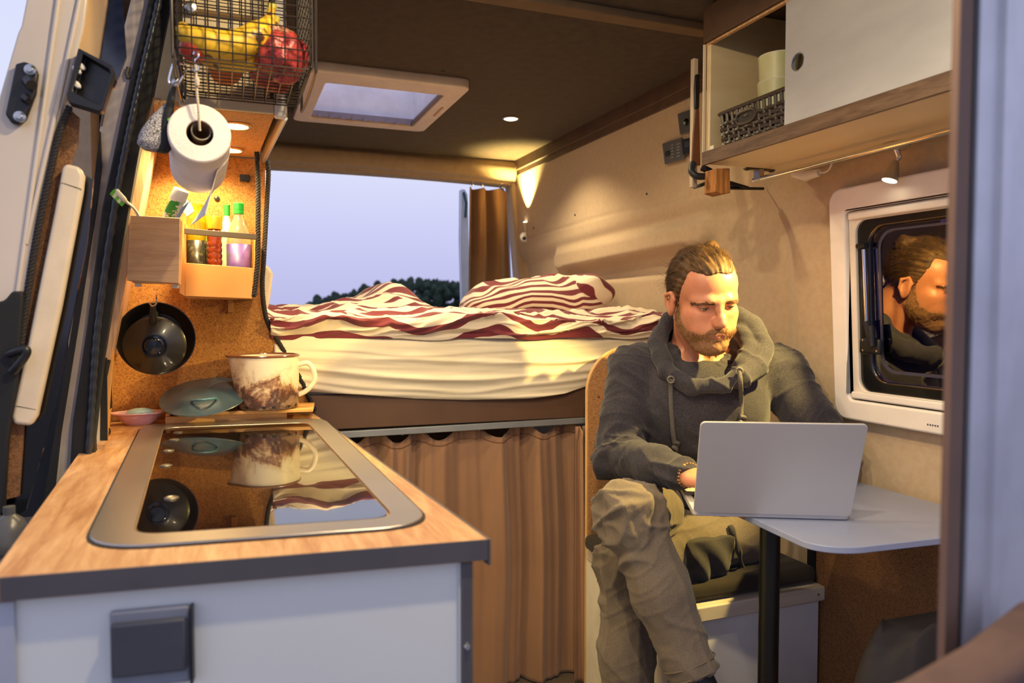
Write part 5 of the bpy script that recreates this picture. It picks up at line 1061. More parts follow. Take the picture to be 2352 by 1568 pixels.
for k, (c, r, lab) in enumerate((((.098, 1.375, 1.645), .042, 'crinkled red bag of onions at the right of the wire basket, front one'), ((.088, 1.47, 1.652), .042, 'crinkled red onion bag behind the front one in the wire basket'))):
    t = thing('onion_bag', lab, 'onion bag', c, 'red onion bags'); lump(c, r, k*5+1, .2).build('net', rn, t, angle=180)
    if k == 0:
        mb = MB(); lump((c[0]-.005, c[1]-.004, c[2]+.036), .022, 3, .4, .5).build('clear_film', mat('film', lin(226, 160, 130), .2, trans=.4), t, angle=180)
t = thing('tomato', 'red tomato at the left end of the wire basket', 'tomato', (-.042, 1.36, 1.632)); lump((-.042, 1.362, 1.637), .025, 8, .06, .9).build('fruit', mat('tomato_red', lin(206, 74, 50), .3), t, angle=180)
t = thing('orange', 'orange lying at the back of the wire basket', 'orange', (.01, 1.46, 1.63)); lump((.005, 1.46, 1.640), .030, 2, .03, 1).build('fruit', mat('orange_skin', lin(222, 116, 40), .4, bump=.3, bs=400), t, angle=180)
# carabiner, net pouch, hook, twine and roll
mb = MB(); mb.tube(smooth_path([(-0.065, 1.345, 1.605), (-0.072, 1.345, 1.606), (-0.076, 1.345, 1.599), (-0.081, 1.345, 1.579), (-0.08, 1.345, 1.57), (-0.073, 1.345, 1.568), (-0.067, 1.345, 1.572), (-0.06, 1.345, 1.585), (-0.056, 1.345, 1.596), (-0.058, 1.345, 1.604), (-0.065, 1.345, 1.605)], 5), .0018, 8)
o = mb.build('carabiner', CHROME); tag(o, 'small chrome carabiner holding the net pouch on the wire basket', 'carabiner')
MB().lathe([(0, .008), (.004, .006), (.006, 0), (.004, -.006), (0, -.008)], (-0.072, 1.345, 1.574), (.5, 0, .6), 10).build('screw_gate', STEEL, o)
MB().tube([(-0.063, 1.315, 1.613), (-0.065, 1.33, 1.608), (-0.068, 1.345, 1.603)], .0024, 8).build('tie', BLACK, o)
t = thing('net_pouch', 'black and white net pouch hanging from the carabiner', 'pouch', tuple((-0.102, 1.36, 1.496)))
NM, nnt, nbb = nodes('net_fabric'); v_ = texco(nnt, (1, 1, 1), False, (0, 0, 0)); w1 = nnt.nodes.new('ShaderNodeTexVoronoi'); w1.inputs['Scale'].default_value = 290; w1.feature = 'DISTANCE_TO_EDGE'; nnt.links.new(v_, w1.inputs['Vector'])
nnt.links.new(ramp(nnt, w1.outputs['Distance'], [(.0, lin(50, 48, 50)), (.06, lin(60, 58, 60)), (.13, lin(190, 186, 186)), (.5, lin(204, 200, 198))]), nbb.inputs['Base Color']); nbb.inputs['Roughness'].default_value = .8
def pouch(pth, rad, fl): 
    P = smooth_path(pth, 8); N = len(P); mb = MB(); V = []
    for k in range(N):
        r = float(np.interp(k/(N-1), [i/(len(rad)-1) for i in range(len(rad))], rad))
        for j in range(24):
            a = 2*math.pi*j/24; V.append(P[k]+Vector((r*math.cos(a)*(1+.06*math.sin(3*a+k*.3)), r*fl*math.sin(a), 0)))
    F = [(k*24+j, k*24+(j+1) % 24, (k+1)*24+(j+1) % 24, (k+1)*24+j) for k in range(N-1) for j in range(24)]+[tuple(range(24)), tuple(range((N-1)*24, N*24))[::-1]]
    return mb.add(V, F)
pouch([(-0.086, 1.36, 1.54), (-0.094, 1.36, 1.524), (-0.103, 1.36, 1.496), (-0.108, 1.36, 1.474), (-0.105, 1.36, 1.463)], [.004, .011, .021, .025, .017], .8).build('net_body', NM, t, angle=180)
pouch([(-0.077, 1.355, 1.564), (-0.08, 1.35, 1.544), (-0.086, 1.347, 1.501), (-0.089, 1.348, 1.47), (-0.094, 1.352, 1.459)], [.004, .006, .0085, .010, .009], .7).build('black_side', BLACKM, t, angle=180)
MB().tube([(-0.073, 1.347, 1.569), (-0.076, 1.352, 1.562), (-0.079, 1.352, 1.544)], [.003, .0045, .005], 8).build('loop_strap', BLACK, t)
MB().ext([(-0.084, 1.338, 1.512), (-0.08, 1.338, 1.514), (-0.081, 1.338, 1.51), (-0.084, 1.338, 1.508)], (0, .001, 0)).build('green_label', GB, t)
o = MB().tube(smooth_path([(-0.043, 1.302, 1.608), (-0.04, 1.302, 1.613), (-0.036, 1.302, 1.612), (-0.035, 1.302, 1.606), (-0.04, 1.302, 1.6), (-0.038, 1.302, 1.594), (-0.035, 1.302, 1.591), (-0.036, 1.302, 1.585), (-0.041, 1.302, 1.583), (-0.045, 1.302, 1.587)], 5), .0016, 8).build('s_hook', CHROME); tag(o, 'chrome S-shaped hook on the basket front carrying the paper roll', 'hook')
tw = smooth_path([(-0.039, 1.302, 1.592), (-0.039, 1.31, 1.56), (-0.037, 1.315, 1.526), (-0.036, 1.33, 1.495)], 6)
mb = MB(); rope(mb, tw, .0022, .009, 2); mb.tube([(-0.039, 1.303, 1.574), (-0.038, 1.304, 1.569), (-0.038, 1.306, 1.561)], [.003, .0042, .003], 8); o = mb.build('twine', TWINE); tag(o, 'knotted pale twine holding the kitchen roll', 'twine')
c0 = Vector((-0.036, 1.325, 1.49)); c1 = Vector((-0.046, 1.545, 1.472)); ax = (c1-c0).normalized(); Lr = (c1-c0).length
t = thing('kitchen_roll', 'white kitchen paper roll hanging from twine with a loose end', 'kitchen roll', tuple(c0))
MB().lathe([(.0205, .002), (.0215, 0), (.046, 0), (.0482, .002), (.0485, Lr-.002), (.046, Lr), (.0205, Lr), (.0205, .002)], c0, ax, 64).build('paper', PAPER, t)
MB().lathe([(.0212, .003), (.0212, Lr-.01), (.0202, Lr-.01), (.0202, .003), (.0212, .003)], c0, ax, 40).build('card_core', mat('card', lin(120, 90, 64), .8), t)
ct = c0+Vector((.002, .012, .0065)); MB().lathe([(.0158, 0), (.0158, .16), (.0138, .16), (.0138, 0), (.0158, 0)], ct, ax, 36).build('inner_tube', TUBEG, t)
u1 = Vector((1, 0, 0)); w1_ = ax.cross(u1).normalized()
def tail(u, v):                                  # loose sheet leaving the roll at its right side
    q = c0+ax*(Lr*(.30+.68*u)); s_ = v
    if s_ < .4: a = math.radians(35+110*(s_/.4)); return tuple(q+(u1*math.sin(a)+Vector((0, 0, 1))*math.cos(a))*.0496)
    a = math.radians(145); k = (s_-.4)/.6; e = q+(u1*math.sin(a)+Vector((0, 0, 1))*math.cos(a))*.0496
    return tuple(e+Vector((-.020*k-.024*u*k, .02*k*u-.03*k, -.072*k-.010*(1-u)*k))+Vector((0, 0, 0)))
MB().grid(16, 30, tail).build('loose_sheet', PAPER, t, solid=.0006, angle=180)

# ============================================================ implicit surfaces for the figure
f4 = np.float64
def nrm(v): v = np.asarray(v, f4); return v/np.linalg.norm(v)
def P_cap(a, b, ra, rb):                                     # tapered capsule
    a = np.asarray(a, f4); b = np.asarray(b, f4); ab = b-a; L2 = ab@ab
    def f(p):
        t = np.clip((p-a)@ab/L2, 0, 1); return np.linalg.norm(p-a-t[:, None]*ab, axis=1)-(ra+(rb-ra)*t)
    return f, (a+b)/2, np.sqrt(L2)/2+max(ra, rb)
def P_ell(c, r, R=None):                                     # ellipsoid, R rows = its axes
    c = np.asarray(c, f4); r = np.asarray(r, f4)
    def f(p):
        q = p-c
        if R is not None: q = q@R.T
        k0 = np.linalg.norm(q/r, axis=1); k1 = np.linalg.norm(q/(r*r), axis=1); return np.where(k1 > 1e-9, k0*(k0-1)/np.maximum(k1, 1e-9), -r.min())
    return f, c, r.max()
def P_box(c, r, R=None, rd=.01):
    c = np.asarray(c, f4); r = np.asarray(r, f4)-rd
    def f(p):
        q = p-c
        if R is not None: q = q@R.T
        q = np.abs(q)-r; return np.linalg.norm(np.maximum(q, 0), axis=1)+np.minimum(q.max(axis=1), 0)-rd
    return f, c, np.linalg.norm(r)+rd
class SDF:
    def __init__(s): s.L = []
    def add(s, pr, k=.01): s.L.append((pr, k, 0)); return s
    def sub(s, pr, k=.006): s.L.append((pr, k, 1)); return s
    def path(s, pts, rs, k=.01):
        for i in range(len(pts)-1): s.add(P_cap(pts[i], pts[i+1], rs[i], rs[i+1]), k)
        return s
    def __call__(s, p, bc=None, br=0):
        d = np.full(len(p), 9.0)
        for (f, c, r), k, op in s.L:
            if bc is not None and np.linalg.norm(bc-c) > r+br+k*1.5+.012: 
                if op == 0: d = np.minimum(d, np.maximum(np.linalg.norm(bc-c)-r-br, .01)) 
                continue
            q = f(p)
            if op == 0:
                h = np.maximum(k-np.abs(d-q), 0)/k; d = np.minimum(d, q)-h*h*k*.25
            else:
                q = -q; h = np.maximum(k-np.abs(d-q), 0)/k; d = np.maximum(d, q)+h*h*k*.25
        return d
def grad(fn, p, e=.0015):
    g = np.stack([fn(p+np.eye(3)[i]*e)-fn(p-np.eye(3)[i]*e) for i in range(3)], 1); return g/np.maximum(np.linalg.norm(g, axis=1, keepdims=True), 1e-9)
def sdf_mesh(fn, lo, hi, h, B=14):
    lo = np.asarray(lo, f4); n = np.ceil((np.asarray(hi)-lo)/(h*B)).astype(int); br = h*B*.8661
    g = np.stack(np.meshgrid(*[np.arange(q) for q in n], indexing='ij'), -1).reshape(-1, 3)
    ctr = lo+(g+.5)*h*B; d = fn(ctr); g = g[np.abs(d) < br*1.15+.012]
    o = np.arange(B+1); off = np.stack(np.meshgrid(o, o, o, indexing='ij'), -1).reshape(-1, 3)
    cor = np.array([(i, j, k) for i in (0, 1) for j in (0, 1) for k in (0, 1)]); IJ = []; CV = []
    for b in g:
        P = lo+(b*B+off)*h; v = fn(P, lo+(b+.5)*h*B, br).reshape(B+1, B+1, B+1)
        if v.min() > 0 or v.max() < 0: continue
        c = np.stack([v[i:B+i, j:B+j, k:B+k] for i, j, k in cor], -1); a = ((c < 0).any(-1)) & ((c >= 0).any(-1)); w_ = np.argwhere(a)
        IJ.append(w_+b*B); CV.append(c[a])
    IJ = np.concatenate(IJ); CV = np.concatenate(CV)
    acc = np.zeros((len(IJ), 3)); cnt = np.zeros(len(IJ))
    for i in range(8):
        for j in range(i+1, 8):
            if np.abs(cor[i]-cor[j]).sum() != 1: continue
            a, b = CV[:, i], CV[:, j]; m = (a < 0) != (b < 0); t = np.where(m, a/np.where(m, a-b, 1), 0)
            acc += m[:, None]*(cor[i]+t[:, None]*(cor[j]-cor[i])); cnt += m
    V = lo+(IJ+acc/cnt[:, None])*h
    N = n*B+2; key = (IJ[:, 0]*N[1]+IJ[:, 1])*N[2]+IJ[:, 2]; srt = np.argsort(key); ks = key[srt]
    def find(q):
        k = (q[:, 0]*N[1]+q[:, 1])*N[2]+q[:, 2]; p = np.searchsorted(ks, k); p = np.minimum(p, len(ks)-1); ok = ks[p] == k; return np.where(ok, srt[p], -1)
    F = []
    for ax, ci in ((0, 4), (1, 2), (2, 1)):
        a, b = CV[:, 0], CV[:, ci]; m = (a < 0) != (b < 0); q = IJ[m]; e1_ = np.eye(3, dtype=int)[(ax+1) % 3]; e2_ = np.eye(3, dtype=int)[(ax+2) % 3]
        i0 = np.nonzero(m)[0]; i1 = find(q-e1_); i2 = find(q-e1_-e2_); i3 = find(q-e2_); ok = (i1 >= 0) & (i2 >= 0) & (i3 >= 0)
        f = np.stack([i0, i1, i2, i3], 1)[ok]; fl = (a[m] < 0)[ok]; f[~fl] = f[~fl][:, ::-1]; F.append(f)
    return V, np.concatenate(F)
def np_obj(name, V, F, m, parent, smooth=True):
    me = bpy.data.meshes.new(name); O = np.array(parent.location if parent else (0, 0, 0)) if not (parent and parent.parent) else np.array(parent.location)+np.array(parent.parent.location)
    me.from_pydata((V-O).tolist(), [], F.tolist())
    for x in (m if isinstance(m, list) else [m]): me.materials.append(x)
    me.update(); me.polygons.foreach_set('use_smooth', [smooth]*len(me.polygons))
    o = bpy.data.objects.new(name, me); COL.objects.link(o)
    if parent: o.parent = parent
    return o
def strands(name, pts, rad, m, parent):                      # pts: (n, k, 3) hair paths, 3-sided
    n, k, _ = pts.shape; T = np.gradient(pts, axis=1); T /= np.maximum(np.linalg.norm(T, axis=2, keepdims=True), 1e-9)
    up = np.array([.3, .2, .93]); u = np.cross(T, up); u /= np.maximum(np.linalg.norm(u, axis=2, keepdims=True), 1e-9); w_ = np.cross(T, u)
    r = (rad*np.linspace(1, .25, k))[None, :, None]; V = np.stack([pts+r*(u*math.cos(a)+w_*math.sin(a)) for a in (0, 2.094, 4.189)], 2)
    V = V.reshape(-1, 3); base = (np.arange(n)*k*3)[:, None, None, None]; i = (np.arange(k-1)*3)[None, :, None, None]; j = np.arange(3)[None, None, :, None]; jn = (np.arange(3)+1) % 3
    F = np.concatenate([base+i+j, base+i+jn[None, None, :, None], base+i+3+jn[None, None, :, None], base+i+3+j], 3).reshape(-1, 4)
    return np_obj(name, V, F, m, parent)

# ------------------------------------------------------------ pose
HC = np.array([1.057, 1.481, 1.238])                         # head centre at eye height
hf = np.array([-.175, -.985, 0]); hf /= np.linalg.norm(hf); pit = math.radians(17)
HF = np.array([hf[0]*math.cos(pit), hf[1]*math.cos(pit), -math.sin(pit)]); HU = np.array([hf[0]*math.sin(pit), hf[1]*math.sin(pit), math.cos(pit)])
HL = np.cross(HU, HF)*1.0; HL /= np.linalg.norm(HL)          # his left
if HL[0] < 0: HL = -HL
ro_ = math.radians(4.5); HU, HL = HU*math.cos(ro_)-HL*math.sin(ro_), HL*math.cos(ro_)+HU*math.sin(ro_)
HR3 = np.stack([HL, HF, HU])                                 # rows: local axes in world
def hw_(a, b, c): return HC+HL*a+HF*b+HU*c
TL = nrm((.915, -.40, 0)); TF = nrm((-.40, -.915, -.10)); TU = nrm(np.cross(TL, -TF)); TU = TU if TU[2] > 0 else -TU
TR = np.stack([TL, TF, TU])
S_R = np.array([.972, 1.655, 1.048]); S_L = np.array([1.312, 1.508, 1.046])
E_R = np.array([.893, 1.590, .842]); W_R = np.array([.930, 1.372, .842])
E_L = np.array([1.352, 1.375, .862]); W_L = np.array([1.200, 1.300, .850])
NB = np.array([1.125, 1.590, 1.085]); PV = np.array([1.18, 1.70, .625])
HR_, HL_ = np.array([1.095, 1.715, .665]), np.array([1.262, 1.610, .622])
K_R, K_L = np.array([.842, 1.443, .742]), np.array([.890, 1.535, .592])
A_R, A_L = np.array([.930, 1.280, .375]), np.array([.868, 1.492, .150])
# ------------------------------------------------------------ head
def head_prims(s, ears=True):
    A = lambda *a: hw_(*a)
    s.add(P_ell(A(0, -.010, .028), (.0725, .090, .078), HR3), .01)
    s.add(P_ell(A(0, .030, -.040), (.0585, .062, .078), HR3), .03)
    s.add(P_ell(A(0, .038, .036), (.0605, .050, .052), HR3), .02)
    for q in (-1, 1):
        s.add(P_cap(A(q*.051, -.004, -.055), A(q*.017, .062, -.098), .014, .015), .022)
        s.add(P_ell(A(q*.039, .056, -.027), (.020, .024, .017), HR3), .020).add(P_ell(A(q*.041, .040, -.052), (.018, .034, .030), HR3), .025)
        s.add(P_ell(A(q*.026, .072, -.062), (.022, .016, .018), HR3), .016)
    s.add(P_ell(A(0, .070, -.098), (.024, .020, .018), HR3), .018)
    s.path([A(-.047, .064, .008), A(-.022, .0855, .0095), A(0, .086, .008), A(.022, .0855, .0095), A(.047, .064, .008)], [.008, .009, .008, .009, .008], .014)
    for q in (-1, 1): s.sub(P_ell(A(q*.032, .101, -.006), (.018, .016, .011), HR3), .012)
    for q in (-1, 1):
        s.add(P_ell(A(q*.031, .073, -.002), (.0145, .0135, .0118), HR3), .005)
        s.path([A(q*.017, .083, .003), A(q*.031, .0885, .0052), A(q*.046, .079, .001)], [.0026, .0032, .0024], .005)
    s.path([A(0, .087, .008), A(0, .0955, -.010), A(0, .1125, -.034)], [.0068, .0068, .0082], .010)
    s.add(P_ell(A(0, .1125, -.038), (.0092, .0100, .0082), HR3), .006)
    for q in (-1, 1): s.add(P_ell(A(q*.0105, .100, -.041), (.0060, .010, .0070), HR3), .010).add(P_cap(A(q*.003, .106, -.026), A(q*.0095, .097, -.036), .0065, .0065), .008)
    s.add(P_ell(A(0, .084, -.064), (.026, .014, .018), HR3), .014)
    s.path([A(-.028, .081, -.0705), A(-.009, .0955, -.0680), A(0, .0960, -.0685), A(.009, .0955, -.0680), A(.028, .081, -.0705)], [.0014, .0026, .0024, .0026, .0014], .003)
    s.path([A(-.025, .082, -.0728), A(0, .0945, -.0752), A(.025, .082, -.0728)], [.0018, .0040, .0018], .003)
    s.sub(P_cap(A(-.026, .0900, -.0715), A(0, .0985, -.0712), .0010, .0012), .002).sub(P_cap(A(.026, .0900, -.0715), A(0, .0985, -.0712), .0010, .0012), .002)
    for q in (-1, 1) if ears else ():                        # ears
        Re = np.stack([nrm(HL*q*.92-HF*.35), nrm(HF*.92+HL*q*.35), HU])
        s.add(P_ell(A(q*.0735, -.004, -.018), (.0085, .018, .030), Re), .006)
        s.path([A(q*.0755, .012, -.004), A(q*.081, .001, .010), A(q*.086, -.015, .002), A(q*.083, -.016, -.020), A(q*.077, -.004, -.042)], [.0035, .004, .0042, .004, .0055], .004)
        s.sub(P_ell(A(q*.0885, -.002, -.014), (.0075, .009, .014), Re), .005)
    return s
def head_only(): return head_prims(SDF())
def hand(s, W, fwd, side, up_, curl, q):
    fwd, side, up_ = nrm(fwd), nrm(side), nrm(up_); R = np.stack([side, fwd, up_])
    s.add(P_ell(W, (.026, .030, .019), R), .012)
    s.add(P_box(W+fwd*.048, (.038, .044, .0125), R, .012), .02)
    s.add(P_ell(W+fwd*.035+side*.020-up_*.006, (.016, .034, .014), R), .014)
    bases = [(.028, .084, .0), (.0095, .089, .003), (-.0095, .086, .002), (-.027, .078, -.001)]; Ls = [(.042, .025, .021), (.046, .029, .022), (.043, .027, .022), (.033, .021, .019)]
    for (a, b, c), L, cu in zip(bases, Ls, curl):
        p = W+side*a+fwd*b+up_*c; an = math.radians(8+q); P = [p-fwd*.02, p]
        d0 = nrm(fwd+side*a*2.2)
        for l, dc in zip(L, (cu*.55, cu, cu*.7)):
            an += math.radians(dc); P.append(P[-1]+(d0*math.cos(an)-up_*math.sin(an))*l)
        s.path(P, [.0095, .0098, .0086, .0078, .0064], .004)
    t0 = W+side*.026+fwd*.022-up_*.004; t1 = t0+nrm(side*.75+fwd*.75-up_*.25)*.040; t2 = t1+nrm(side*.45+fwd*1.0-up_*.30)*.030; t3 = t2+nrm(side*.12+fwd*1.0-up_*.4)*.025
    s.path([t0, t1, t2, t3], [.015, .0115, .0098, .0078], .008)
body = SDF()
head_prims(body)
body.path([hw_(0, -.040, -.040), NB+np.array([-.005, .01, .03]), NB+np.array([0, .01, -.03])], [.050, .053, .064], .025)
for q in (-1, 1): body.path([hw_(q*.045, -.02, -.06), NB+TL*q*.018+TF*.055-np.array([0, 0, .022])], [.014, .011], .012)
body.add(P_ell(NB+TF*.015+np.array([0, 0, -.075]), (.135, .085, .09), TR), .04)
body.path([NB+np.array([0, 0, -.02]), S_R], [.05, .045], .03).path([NB+np.array([0, 0, -.02]), S_L], [.05, .045], .03)
body.add(P_ell((PV+NB)/2+np.array([0, 0, .06]), (.150, .095, .19), TR), .05).add(P_ell(PV, (.15, .11, .09), TR), .04)
body.path([S_R, E_R, W_R], [.045, .038, .026], .02).path([S_L, E_L, W_L], [.045, .038, .026], .02)
body.path([HR_, K_R, A_R], [.075, .050, .036], .03).path([HL_, K_L, A_L], [.075, .050, .036], .03)
body.path([A_R, A_R+np.array([-.03, -.09, -.05]), A_R+np.array([-.05, -.15, -.07])], [.036, .036, .03], .02)
body.path([A_L, A_L+np.array([-.03, -.09, -.05]), A_L+np.array([-.05, -.15, -.065])], [.036, .034, .028], .02)
hand(body, W_R+np.array([.004, -.016, -.001]), (.52, -.84, -.12), (.84, .52, 0), (0, 0, 1), (12, 16, 18, 20), 4)
hand(body, W_L+np.array([-.006, -.008, -.001]), (-.62, -.72, -.14), (-.72, .62, 0), (0, 0, 1), (10, 12, 14, 16), 2)
SKIN, sn_, sb_ = nodes('skin'); v_ = texco(sn_)
sn_.links.new(ramp(sn_, noise(sn_, v_, 26, 4), [(.3, lin(196, 132, 100)), (.6, lin(186, 120, 90)), (.8, lin(178, 108, 84))]), sb_.inputs['Base Color'])
sb_.inputs['Roughness'].default_value = .45; sb_.inputs['Subsurface Weight'].default_value = .25; sb_.inputs['Subsurface Radius'].default_value = (.008, .003, .0015); sb_.inputs['Subsurface Scale'].default_value = 1
bumpn(sn_, sb_, noise(sn_, v_, 700, 3), .12, .0006)
man = thing('person', 'man in a charcoal hoodie and olive-grey trousers sitting at a laptop', 'person', (1.15, 1.62, .03))
V, F = sdf_mesh(body, (.70, 1.05, .0), (1.50, 1.90, 1.42), .0030)
np_obj('body', V, F, SKIN, man)
headf = head_only(); headn = head_prims(SDF(), False)
# lips, brows and eyes
def shell(name, base, off, region, lo, hi, h, m, parent, disp=None):
    def fn(p, bc=None, br=0): return np.maximum(base(p)-off, region(p))
    V, F = sdf_mesh(fn, lo, hi, h)
    if disp is not None: V = disp(V)
    return np_obj(name, V, F, m, parent)
def loc(p): return (p-HC)@HR3.T
hlo, hhi = HC-.16, HC+.16
def lips_reg(p):
    q = loc(p); return np.maximum(np.maximum(((q[:, 0]/.0285)**2+((q[:, 2]+.0715)/.0085)**2-1)*.006, .07-q[:, 1]), -9)
shell('lips', headf, .0005, lips_reg, hlo, hhi, .0018, mat('lips', lin(164, 98, 84), .45, sss=.1), man)
EYW = mat('eye_white', lin(214, 200, 188), .2, coat=.5); IRIS = mat('iris', lin(74, 84, 78), .15, coat=.6); 
for q in (-1, 1):
    c = hw_(q*.031, .0735, -.0035); g = nrm(HF*.86-HU*.42+HL*.02)
    e_ = MB().lathe([(.0130*math.sin(a), .0130*math.cos(a)) for a in np.linspace(math.pi, 0, 16)], c, g, 24).build('eyeball', EYW, man)
    MB().lathe([(.0058, .0118), (.0050, .01225), (0, .0136)], c, g, 20).build('iris', IRIS, e_)
    MB().lathe([(.0026, .0129), (0, .01375)], c, g, 14).build('pupil', BLACKG, e_)
    # upper lid and lashes over the eye
    def lid(u, v, q=q):
        a = (u-.5)*2.0; t = -.16-.10*abs(2*u-1)**2+1.05*v
        d = HF*math.cos(a)*math.cos(t)+HL*math.sin(a)*math.cos(t)+HU*math.sin(t); return tuple(hw_(q*.031, .0735, -.003)+d*np.array(.0143))
    MB().grid(16, 10, lid).build('eyelid', SKIN, man, angle=180, solid=.0008)
    MB().tube([lid(k/12, 0.0) for k in range(13)], .0008, 6).build('lashes', mat('lash', lin(60, 40, 30), .8), man)
    def lid2(u, v, q=q):
        a = (u-.5)*1.9; t = -.66+.14*abs(2*u-1)**2-.6*v
        d = HF*math.cos(a)*math.cos(t)+HL*math.sin(a)*math.cos(t)+HU*math.sin(t); return tuple(hw_(q*.031, .0735, -.003)+d*np.array(.0139))
    MB().grid(16, 6, lid2).build('lower_lid', SKIN, man, angle=180, solid=.0006)
rs = np.random.RandomState(4)
HV, HFc = sdf_mesh(headn, hlo, hhi, .0034)
HN = grad(headn, HV); HQ = loc(HV)
def pick(mask, n):
    idx = np.nonzero(mask)[0]; return rs.choice(idx, n, replace=True)
def grow(idx, n, L, dirf, lift, jit, m=6):
    p = HV[idx]+rs.normal(0, .0012, (len(idx), 3)); nr = HN[idx]; out = [p-nr*.0015]; L = L[:, None] if hasattr(L, 'shape') else L; rj = rs.normal(0, jit, p.shape)
    for s_ in range(1, n):
        d = dirf(loc(p)); nn = grad(headn, p); d = d-nn*(d*nn).sum(1, keepdims=True)*.9
        d = d/np.maximum(np.linalg.norm(d, axis=1, keepdims=True), 1e-6)+nn*lift*(1-s_/n)+rj
        p = p+d/np.maximum(np.linalg.norm(d, axis=1, keepdims=True), 1e-6)*L/n; k = headn(p); p = p+grad(headn, p)*np.maximum(.0008-k, 0)[:, None]; out.append(p)
    return np.stack(out, 1)
def L2W(d): return d@HR3
# brows
for q in (-1, 1):
    m_ = (np.abs(HQ[:, 0]-q*.033) < .0215) & (np.abs(HQ[:, 2]-(.0070-.16*np.maximum(np.abs(HQ[:, 0])-.034, 0)*2)) < .0034) & (HQ[:, 1] > .04)
    i_ = pick(m_, 420); strands('eyebrow', grow(i_, 4, .008, lambda x, q=q: L2W(np.stack([np.full(len(x), q*1.0), np.zeros(len(x)), np.full(len(x), .10)], 1)), .06, .08), .00030, mat('brow_hair', lin(96, 66, 40), .6), man)
# beard: soft shell plus hairs
def beard_line(a, c):                                         # >0 inside the beard field (local coords)
    return c
def beard_reg_q(q):
    a, b, c = np.abs(q[:, 0]), q[:, 1], q[:, 2]
    top = np.interp(b, [-.01, .012, .019, .032, .048, .064, .078], [.03, .024, -.022, -.044, -.058, -.067, -.066])
    top = np.maximum(top, np.interp(a, [0, .018, .029, .034], [-.0535, -.0548, -.062, -.09]))
    d1 = c-top; mouth = ((a/.0255)**2+((c+.0715)/.0065)**2-1)*.005
    back = -(b-.001)+.0*a; low = -.120-c-.25*np.clip(.06-b, 0, 1)
    nk = (-.098-c)-.55*(.075-b)*0
    return np.maximum(np.maximum(np.maximum(d1, -mouth), back), nk-.024)
def beard_reg(p): return beard_reg_q(loc(p))
def bdisp(V):
    q = loc(V); n = grad(headf, V, .003); th = .0002+.0085*np.clip((-.070-q[:, 2])/.04, 0, 1)*np.clip((q[:, 1]+.01)/.06, 0, 1)
    ns = vnoise(V, 260, 2)*.0012+vnoise(V, 110, 5)*.0015; return V+n*(th+ns)[:, None]
BEARD = mat('beard', lin(138, 96, 62), .8, c2=lin(104, 72, 46), ns=300, lo=.35, hi=.65)
shell('beard', headn, .0008, beard_reg, hlo, hhi, .0030, BEARD, man, bdisp)
bm = beard_reg_q(HQ) < .0028
BH = mat('beard_hair', lin(176, 130, 78), .5, c2=lin(126, 88, 52), ns=90)
i_ = pick(bm, 7500); lq = HQ[i_]; Lb = .007+.013*np.clip((-.072-lq[:, 2])/.04, 0, 1)
strands('beard_hair', grow(i_, 5, Lb*rs.uniform(.7, 1.25, len(Lb)), lambda x: L2W(np.stack([np.sign(x[:, 0])*.12, .25+0*x[:, 0], -1+0*x[:, 0]], 1)), .9, .16), .00030, BH, man)
# scalp hair combed back into a knot
def hair_q(q):
    a, b, c = np.abs(q[:, 0]), q[:, 1], q[:, 2]
    line = .074-.0*a-1.55*np.clip(a-.030, 0, 1)                # hairline height at the forehead side
    front = np.where(b > .0, (b-.0)*0+line-c, -1)
    fr = np.maximum(np.where(a < .056, .070+.10*np.clip(.02-a, 0, 1)*0+.22*np.clip(a-.030, 0, 1)-c, -1), b-.083)
    side = np.where(a >= .050, np.maximum(b-.040+.45*np.clip(.02-c, 0, 1)*.6, -.022-c), -1)
    neck = -.050-c
    d = np.where(b > .040, .0685+.002*np.cos(a*120)-c+.25*np.clip(a-.05, 0, 1), np.where(a > .045, np.maximum(b-.040+.42*np.clip(.050-c, 0, .2), -.022-c-.9*np.clip(-b-.012, 0, .03)), neck))
    return np.maximum(d, neck)
def hair_reg(p): return hair_q(loc(p))
def hdisp(V):
    q = loc(V); n = grad(headf, V, .003); th = .0015+.008*np.clip((q[:, 2]-.06)/.05, 0, 1)*np.clip((.095-q[:, 1])/.05, .15, 1)
    th = th*np.clip(-hair_q(q)/.012, 0, 1); r = np.arctan2(q[:, 0], q[:, 2]+.02); st = np.sin(r*46+4*vnoise(V, 18, 3))*.0008+vnoise(np.stack([r*5, q[:, 1]*2.0, q[:, 2]*2.5], 1), 7, 4)*.0018
    return V+n*(th+st)[:, None]
HAIRM, hn_, hb_ = nodes('hair'); hv = texco(hn_, (1, 1, 1)); hn_.links.new(ramp(hn_, noise(hn_, hv, 45, 4), [(.3, lin(98, 70, 42)), (.55, lin(72, 50, 31)), (.75, lin(48, 32, 21))]), hb_.inputs['Base Color']); hb_.inputs['Roughness'].default_value = .62; hb_.inputs['Specular IOR Level'].default_value = .25
shell('hair', headn, .0015, hair_reg, hlo, hhi, .0030, HAIRM, man, hdisp)
hm = hair_q(HQ) < -.001
comb = lambda x: L2W(np.stack([x[:, 0]*2.2*np.clip(x[:, 1]*10, 0, 1), -1+0*x[:, 0], np.clip((x[:, 1]-.02)*14, -.9, 1.3)], 1))
i_ = pick(hm, 12000); hp_ = grow(i_, 7, .055*rs.uniform(.6, 1.2, len(i_)), comb, .12, .07)
qv = loc(hp_.reshape(-1, 3)).reshape(hp_.shape); edge = np.clip(-hair_q(HQ[i_])/.02, 0, 1)
top = np.clip((qv[..., 2]-.05)/.05, 0, 1)*np.clip((.10-qv[..., 1])/.05, .1, 1)
